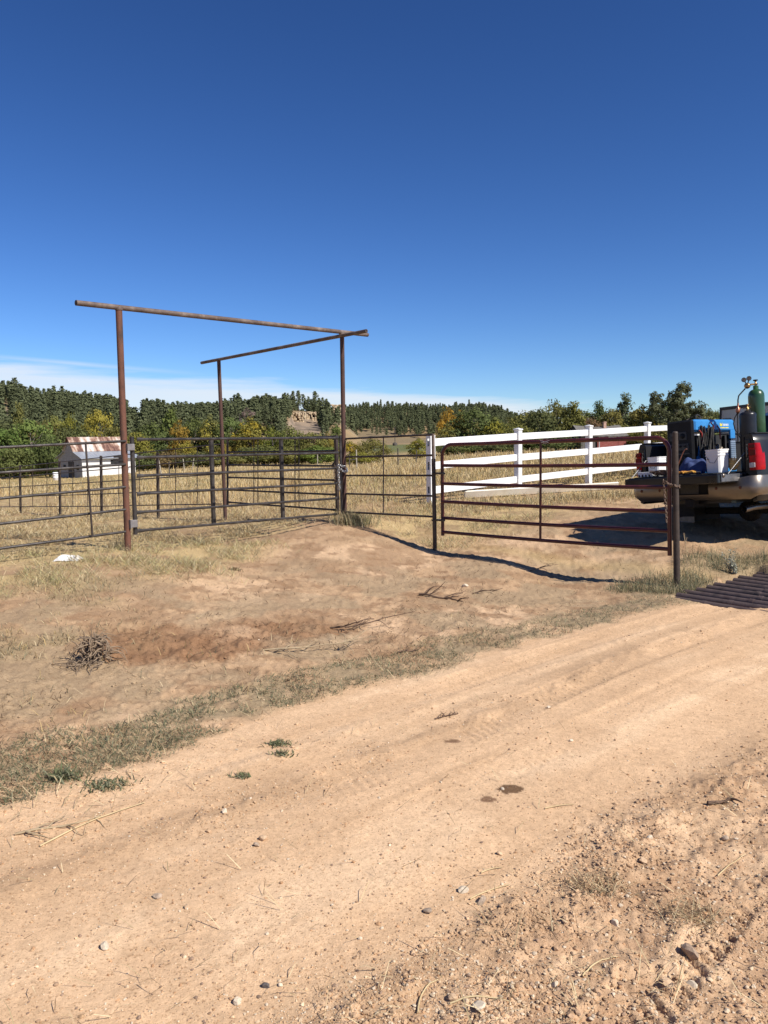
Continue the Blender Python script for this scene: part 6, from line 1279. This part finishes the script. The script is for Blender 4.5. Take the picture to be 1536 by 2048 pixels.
# tall dry pasture grass
x1, y1 = sample_near(330000, 13.2, 115); mk = masks(x1, y1); cl = fbm(x1 * .8, y1 * .8, 317, 4); cl2 = fbm(x1 * 2.5, y1 * 2.5, 319, 3)
den = mk['past'] * (.35 + .65 * sst(.35, .6, cl2)) * np.where(mk['r'] < 27, .75, .55); keep = rng.random(len(x1)) < den; x, y, cl = x1[keep], y1[keep], cl[keep]; r = np.hypot(x, y); n_ = len(x); w_, t_ = wt(x, y)
hgt = rng.uniform(.18, .50, n_) * (.55 + .8 * cl) * np.where(r < 22, .85, 1.0) * sst(.0, 1.6, w_ + .3) * np.where((x > .3) & (y < 19.5), .55, 1.0); hgt = np.maximum(hgt, .08)
cl3 = fbm(x * .20, y * .20 * .6, 341, 3); hgt = hgt * (.55 + .9 * sst(.35, .62, cl3)); colp = np.where((cl * .55 + cl3 * .45 > .51)[:, None], cmix(n_, (GOLD, PAL_, DRY, (.33, .21, .10)), (4, 2.6, 1.5, 1)), cmix(n_, (GOLD, PAL_, DRY, (.28, .26, .12), BRN), (2.6, 1.6, 2, 1.6, .8)))
grass_obj('pasture_grass', [blades(x, y, hgt, np.maximum(.0045, r * .00062), colp, .48, .03, .75)], 'tall golden dry pasture grass beyond the pipe fence', 'grass', m_straw)
# straw and twig litter on the road and the yard
x, y = sample_near(9000, 2.0, 12); mk = masks(x, y); cl = fbm(x * 1.8, y * 1.8, 321, 3); keep = rng.random(len(x)) < (.22 * mk['rough'] * sst(.42, .62, cl) + .10 * (1 - mk['road']) + .05 + 1.2 * np.exp(-((mk['v'] - mk['ve'] + .12) / .30) ** 2) * sst(3.0, .5, mk['u'])); x, y = x[keep], y[keep]; n_ = len(x)
grass_obj('straw_litter', [blades(x, y, rng.uniform(.02, .17, n_), rng.uniform(.0022, .0040, n_), cmix(n_, (PAL_, DRY, BRN, (.50, .38, .22)), (3, 2, 1.4, 2)), .1, 1.35, .25, .008)], 'bits of dry straw scattered over the dirt', 'straw', m_straw)
x, y = sample_near(16000, 3.8, 13); mk = masks(x, y); cl = fbm(x * 1.5, y * 1.5, 323, 3); keep = rng.random(len(x)) < (1 - mk['road']) * .5 * sst(.4, .62, cl) * (1 - mk['hay']); x, y = x[keep], y[keep]; n_ = len(x)
grass_obj('twig_litter', [blades(x, y, rng.uniform(.015, .08, n_), rng.uniform(.004, .008, n_), cmix(n_, ((.17, .11, .065), (.12, .08, .05), (.26, .18, .11)), (2, 2, 1)), .3, 1.1, .5, .006)], 'small dark twigs scattered over the trodden yard', 'twigs', m_straw)

# ------------------------------------------------------------------ single bits of debris and plants
m_root = M('grey_roots', (.15, .105, .068), (.26, .19, .125), (.09, .062, .042), scale=12, rough=.95, bump=.4); m_twig = M('dark_twig', (.10, .062, .04), (.16, .10, .065), scale=14, rough=.95); m_strawM = M('pale_straw', (.55, .43, .24), (.46, .34, .18), scale=10, rough=.8); m_dusty = M('dusty_stalk', (.30, .22, .13), (.40, .31, .19), scale=10, rough=.9)
def wander(mb, rg_, p, d, L_, r, n_=7, wob=.35, grav=0.0, floor=True):
    pts = [Vector(p)]; d = Vector(d).normalized(); st_ = L_ / n_
    for k in range(n_):
        d = (d + Vector((rg_.uniform(-wob, wob), rg_.uniform(-wob, wob), rg_.uniform(-wob, wob) * .6 - grav))).normalized(); q = pts[-1] + d * st_
        if floor: q.z = max(q.z, Hz(q.x, q.y) + r * .6)
        pts.append(q)
    mb.path(pts, r, 6, r2=r * .35); return pts
# pulled-up root clump
rc = PZ(186, 1318, .1); rc.z = Hz(rc.x, rc.y); rg_ = random.Random(21); mb = MB()
for k in range(34):   # bundle of stems standing in a leaning sheaf
    a = rg_.uniform(0, 6.28); q0 = rc + Vector((rg_.gauss(0, .035), rg_.gauss(0, .03), rg_.uniform(.0, .08))); wander(mb, rg_, q0, (math.cos(a) * .40 + .10, math.sin(a) * .35, 1.0), rg_.uniform(.10, .23), rg_.uniform(.004, .011), 7, .30, .02)
for k in range(110):   # roots drooping off the top
    a = rg_.uniform(0, 6.28); q0 = rc + Vector((rg_.gauss(.02, .05), rg_.gauss(0, .045), rg_.uniform(.04, .20))); wander(mb, rg_, q0, (math.cos(a), math.sin(a), .1), rg_.uniform(.07, .19), rg_.uniform(.003, .009), 8, .6, .20)
for k in range(50):
    a = rg_.uniform(2.4, 5.6); wander(mb, rg_, rc + Vector((rg_.gauss(0, .08), rg_.uniform(-.16, .02), .03)), (math.cos(a), math.sin(a) * .8, .0), rg_.uniform(.10, .24), rg_.uniform(.0022, .005), 7, .5, .08)
tag(mb.build('root_clump', m_root), 'pulled-up clump of grey roots lying at the left of the yard', 'root clump')
def branch(name, label, cat, px, py, z, ang, L_, r, nsub, mat, seed, lift=.15):
    rg_ = random.Random(seed); p = PZ(px, py, z); p.z = Hz(p.x, p.y) + r; mb = MB(); pts = wander(mb, rg_, p, (math.cos(ang), math.sin(ang), lift * .3), L_, r, 9, .22, .03)
    for k in range(nsub):
        q = pts[rg_.randint(1, 8)]; a = ang + rg_.uniform(-1.2, 1.2); wander(mb, rg_, q, (math.cos(a), math.sin(a), lift), L_ * rg_.uniform(.2, .55), r * .55, 6, .35, .05)
    return tag(mb.build(name, mat), label, cat)
branch('dry_branch', 'dark forked dry branch in the dirt below the short pipe panel', 'branch', 838, 1168, .12, -.25, .55, .013, 9, m_twig, 31, .5)
branch('dry_branch', 'short dark twig with upturned fork in the middle of the yard', 'branch', 660, 1243, .1, -.1, .30, .009, 5, m_twig, 32, .5)
branch('dry_branch', 'long thin brown branch lying across the middle of the yard', 'branch', 690, 1240, .1, .12, .65, .007, 6, m_twig, 33, .1)
branch('dry_branch', 'short dark twig by the road verge right of the dug soil', 'branch', 795, 1288, .08, .4, .16, .008, 5, m_twig, 34, .5)
branch('dry_branch', 'dark twig lying left of the pale flat rock', 'branch', 945, 1165, .1, .1, .26, .008, 6, m_twig, 35, .4)
branch('dry_branch', 'thin branch on the yard under the maroon gate', 'branch', 1060, 1122, .1, .1, .45, .007, 5, m_twig, 36, .3)
branch('dry_branch', 'row of dusty roots running right from the dug soil', 'branch', 530, 1300, .08, .25, .70, .008, 12, m_dusty, 37, .15)
branch('dry_branch', 'dusty brown twigs at the left road edge', 'branch', 30, 1675, .0, .35, .38, .006, 9, m_dusty, 38, .2)
branch('dry_branch', 'dusty dead weed on the road edge left of the damp spot', 'branch', 870, 1440, .0, .6, .18, .005, 14, m_twig, 39, .25)
branch('dry_branch', 'dark knotted root lying at the right edge of the rough dirt', 'branch', 1415, 1612, .0, -.15, .13, .011, 6, m_twig, 40, .2)
# long straws
def straw(px0, py0, px1, py1, label, r=.0032, sag=.008):
    a, b_ = PZ(px0, py0), PZ(px1, py1); mb = MB(); n_ = 9; sd = Vector((a.y - b_.y, b_.x - a.x, 0)).normalized(); pts = []
    for k in range(n_ + 1):
        t = k / n_; p = lerp3(a, b_, t) + sd * (sag * math.sin(math.pi * t)); p.z = Hz(p.x, p.y) + r + .003; pts.append(p)
    mb.path(pts, r, 6, r2=r * .5); return tag(mb.build('straw', m_strawM), label, 'straw', 'long straws on the road')
straw(80, 1697, 290, 1610, 'long pale straw lying along the left road edge', .0042, .03); straw(1435, 1755, 1490, 1717, 'pale straw at the right edge beside the tyre prints'); straw(1165, 1955, 1235, 1922, 'bent pale straw below the tyre prints', .0032, .02)
straw(1090, 1622, 1148, 1614, 'short pale straw right of the damp spot'); straw(900, 2010, 1020, 2008, 'pale straw near the bottom edge, middle'); straw(836, 2030, 876, 1965, 'pale straw leaning up from the bottom edge', .0035, .02); straw(962, 1748, 1005, 1738, 'pale straw in the rough dirt above the rut'); straw(940, 1800, 1020, 1770, 'thin pale straw crossing the row of stones in the rut')
# dead tufts in the rough dirt
for (px, py, lab, sd_) in ((1195, 1785, 'dead straw tuft in the rough dirt, centre right', 51), (1385, 1835, 'flattened dead straw tuft near the right edge', 52)):
    p = PZ(px, py); n_ = 200; x = p.x + rng.normal(0, .06, n_); y = p.y + rng.normal(0, .045, n_); V, q, t, c = blades(x, y, rng.uniform(.04, .13, n_), rng.uniform(.0018, .003, n_), cmix(n_, (DRY, PAL_, BRN, (.24, .17, .10)), (2, 2, 2, 1.5)), .4, 1.1, .6, .0)
    tag(link('dead_tuft', np_mesh('dead_tuft', V, [q, t], False, c, m_straw)), lab, 'dead grass')
# small green weeds on the road edge
for (px, py, sp, n_, lab) in ((484, 1556, .035, 60, 'small grey-green weed alone on the sandy road'), (555, 1492, .06, 110, 'green weed patch at the tip of the verge'), (565, 1515, .045, 70, 'small green weed just below the verge tip'), (215, 1573, .10, 240, 'dark green weed mat on the left road edge'), (125, 1560, .07, 150, 'dense green grass clump at the left verge')):
    p = PZ(px, py); sp *= .6; x = p.x + rng.normal(0, sp, n_); y = p.y + rng.normal(0, sp * .6, n_); V, q, t, c = blades(x, y, rng.uniform(.02, .05, n_) * (2 if 'clump' in lab else 1), rng.uniform(.005, .010, n_), cmix(n_, ((.15, .165, .085), GRY, DRY), (3, 2, .6)), .7, .55, .6, .0)
    tag(link('weed', np_mesh('weed', V, [q, t], False, c, m_grass)), lab, 'weed')
# silvery sagebrush sprigs and a tall dry stalk by the cattle guard
m_sage = attr_mat('sage_leaves', trans=.2)
def sprig(px, py, Y, h, n_, label):
    p = PX(px, py, Y); p.z = Hz(p.x, p.y); t = thing('sagebrush', label, 'sagebrush', p); rg_ = random.Random(px); mb = MB(); Ps = []
    for k in range(n_):
        a = rg_.uniform(0, 6.28); pts = wander(mb, rg_, p, (math.cos(a) * .35, math.sin(a) * .35, 1), h * rg_.uniform(.5, 1.0), .004, 7, .16, -.02, False)
        for q in pts[2:]:
            for _ in range(9): Ps.append([q.x + rg_.gauss(0, .012), q.y + rg_.gauss(0, .012), q.z + rg_.gauss(0, .02)])
    mb.build('stem', m_dusty, t); Ps = np.array(Ps); V, q, c = leaf_quads(rng, Ps, .013, .4, np.array([[.36, .36, .28]]) * rng.uniform(.75, 1.2, (len(Ps), 1))); link('leaves', np_mesh('leaves', V - np.array(p), [q], False, c, m_sage), t)
sprig(1462, 1095, 9.75, .30, 5, 'silvery sagebrush sprig on the bank in front of the truck'); sprig(1525, 1085, 9.6, .22, 4, 'small silvery sagebrush sprig at the right edge in front of the truck'); sprig(1470, 1103, 9.7, .14, 5, 'low grey sagebrush at the foot of the silvery sprig')
p = PX(1376, 1165, 9.3); p.z = Hz(p.x, p.y); mb = MB(); rg_ = random.Random(2); q = PX(1369, 1066, 9.3); mb.path([p, lerp3(p, q, .5) + Vector((.004, 0, 0)), q], .0035, 6, r2=.002); mb.path([lerp3(p, q, .8), q + Vector((-.012, 0, .0))], .003, 6); mb.path([lerp3(p, q, .78), q + Vector((.03, 0, -.05))], .003, 6); tag(mb.build('dry_stalk', m_dusty), 'tall thin dry stalk right of the brown latch post', 'stalk')
# tall bunch grass at the foot of the middle post
p = PX(703, 1040, 13.1); n_ = 900; x = p.x + rng.normal(0, .16, n_); y = p.y + rng.normal(0, .13, n_); V, q, t, c = blades(x, y, rng.uniform(.12, .34, n_), rng.uniform(.005, .009, n_), cmix(n_, (GRY, DRY, PAL_, (.2, .2, .095)), (1.5, 2, 1.6, 2)), .5, .05, .8)
tag(link('grass_tuft', np_mesh('grass_tuft', V, [q, t], False, c, m_grass)), 'tall grass tuft at the foot of the tall middle post', 'grass tuft')
# grass along the loose board and the vinyl fence
n_ = 5200; tt = rng.uniform(0, 1, n_); x = 1.0 + 5.2 * tt + rng.normal(0, .2, n_); y = 15.2 + 1.0 * tt + rng.normal(0, .35, n_); V, q, t, c = blades(x, y, rng.uniform(.05, .20, n_), rng.uniform(.006, .011, n_), cmix(n_, (DRY, PAL_, GOLD, GRY), (2, 1.6, 1.6, 1.4)), .5, .05, .7)
tag(link('tall_grass', np_mesh('tall_grass', V, [q, t], False, c, m_straw)), 'brown tall grass in front of the loose white rail', 'grass', kind='stuff')
# litter: crumpled white paper sack and a thin pale loop
p = PX(140, 1128, 9.3); g = Hz(p.x, p.y); n_ = 24; X, Y = np.meshgrid(np.linspace(-1, 1, n_), np.linspace(-1, 1, 12)); Z = .035 + .05 * vnoise(X * 2.1 + 4, Y * 1.6, 401) + .02 * vnoise(X * 6, Y * 5, 402); Z = Z * (1 - .75 * np.abs(X) ** 4) * (1 - .8 * np.abs(Y) ** 4)
V = np.stack([p.x + X * .145 + .02 * Y, p.y - .02 + Y * .09, g - .01 + Z * .8], -1).reshape(-1, 3); idx = np.arange(n_ * 12).reshape(12, n_); q = np.stack([idx[:-1, :-1], idx[:-1, 1:], idx[1:, 1:], idx[1:, :-1]], -1).reshape(-1, 4)
tag(link('paper_sack', np_mesh('paper_sack', V, [q], False, None, m_white)), 'crumpled white paper sack on the grass below the left pipe panel', 'litter')
p = PX(317, 1147, 8.9); mb = MB(); g = Hz(p.x, p.y) + .008; c4 = [(-.075, -.02), (.02, -.03), (.075, .035), (-.01, .045), (-.075, -.02)]; mb.path([Vector((p.x + a, p.y + b_ * 2.2, g)) for a, b_ in c4], .007, 6); tag(mb.build('pale_loop', m_strawM), 'pale bent loop lying on the ground below the grey gate', 'litter')
p = PX(471, 1140, 9.6); x = p.x + rng.normal(0, .035, 120); y = p.y + rng.normal(0, .03, 120); V, q, t, c = blades(x, y, rng.uniform(.02, .07, 120), np.full(120, .012), cmix(120, (BRN, (.10, .07, .05), DRY), (2, 2, 1)), .5, .2); tag(link('clump', np_mesh('clump', V, [q, t], False, c, m_straw)), 'small dark dried clump on bare ground below the grey gate', 'dried clump')
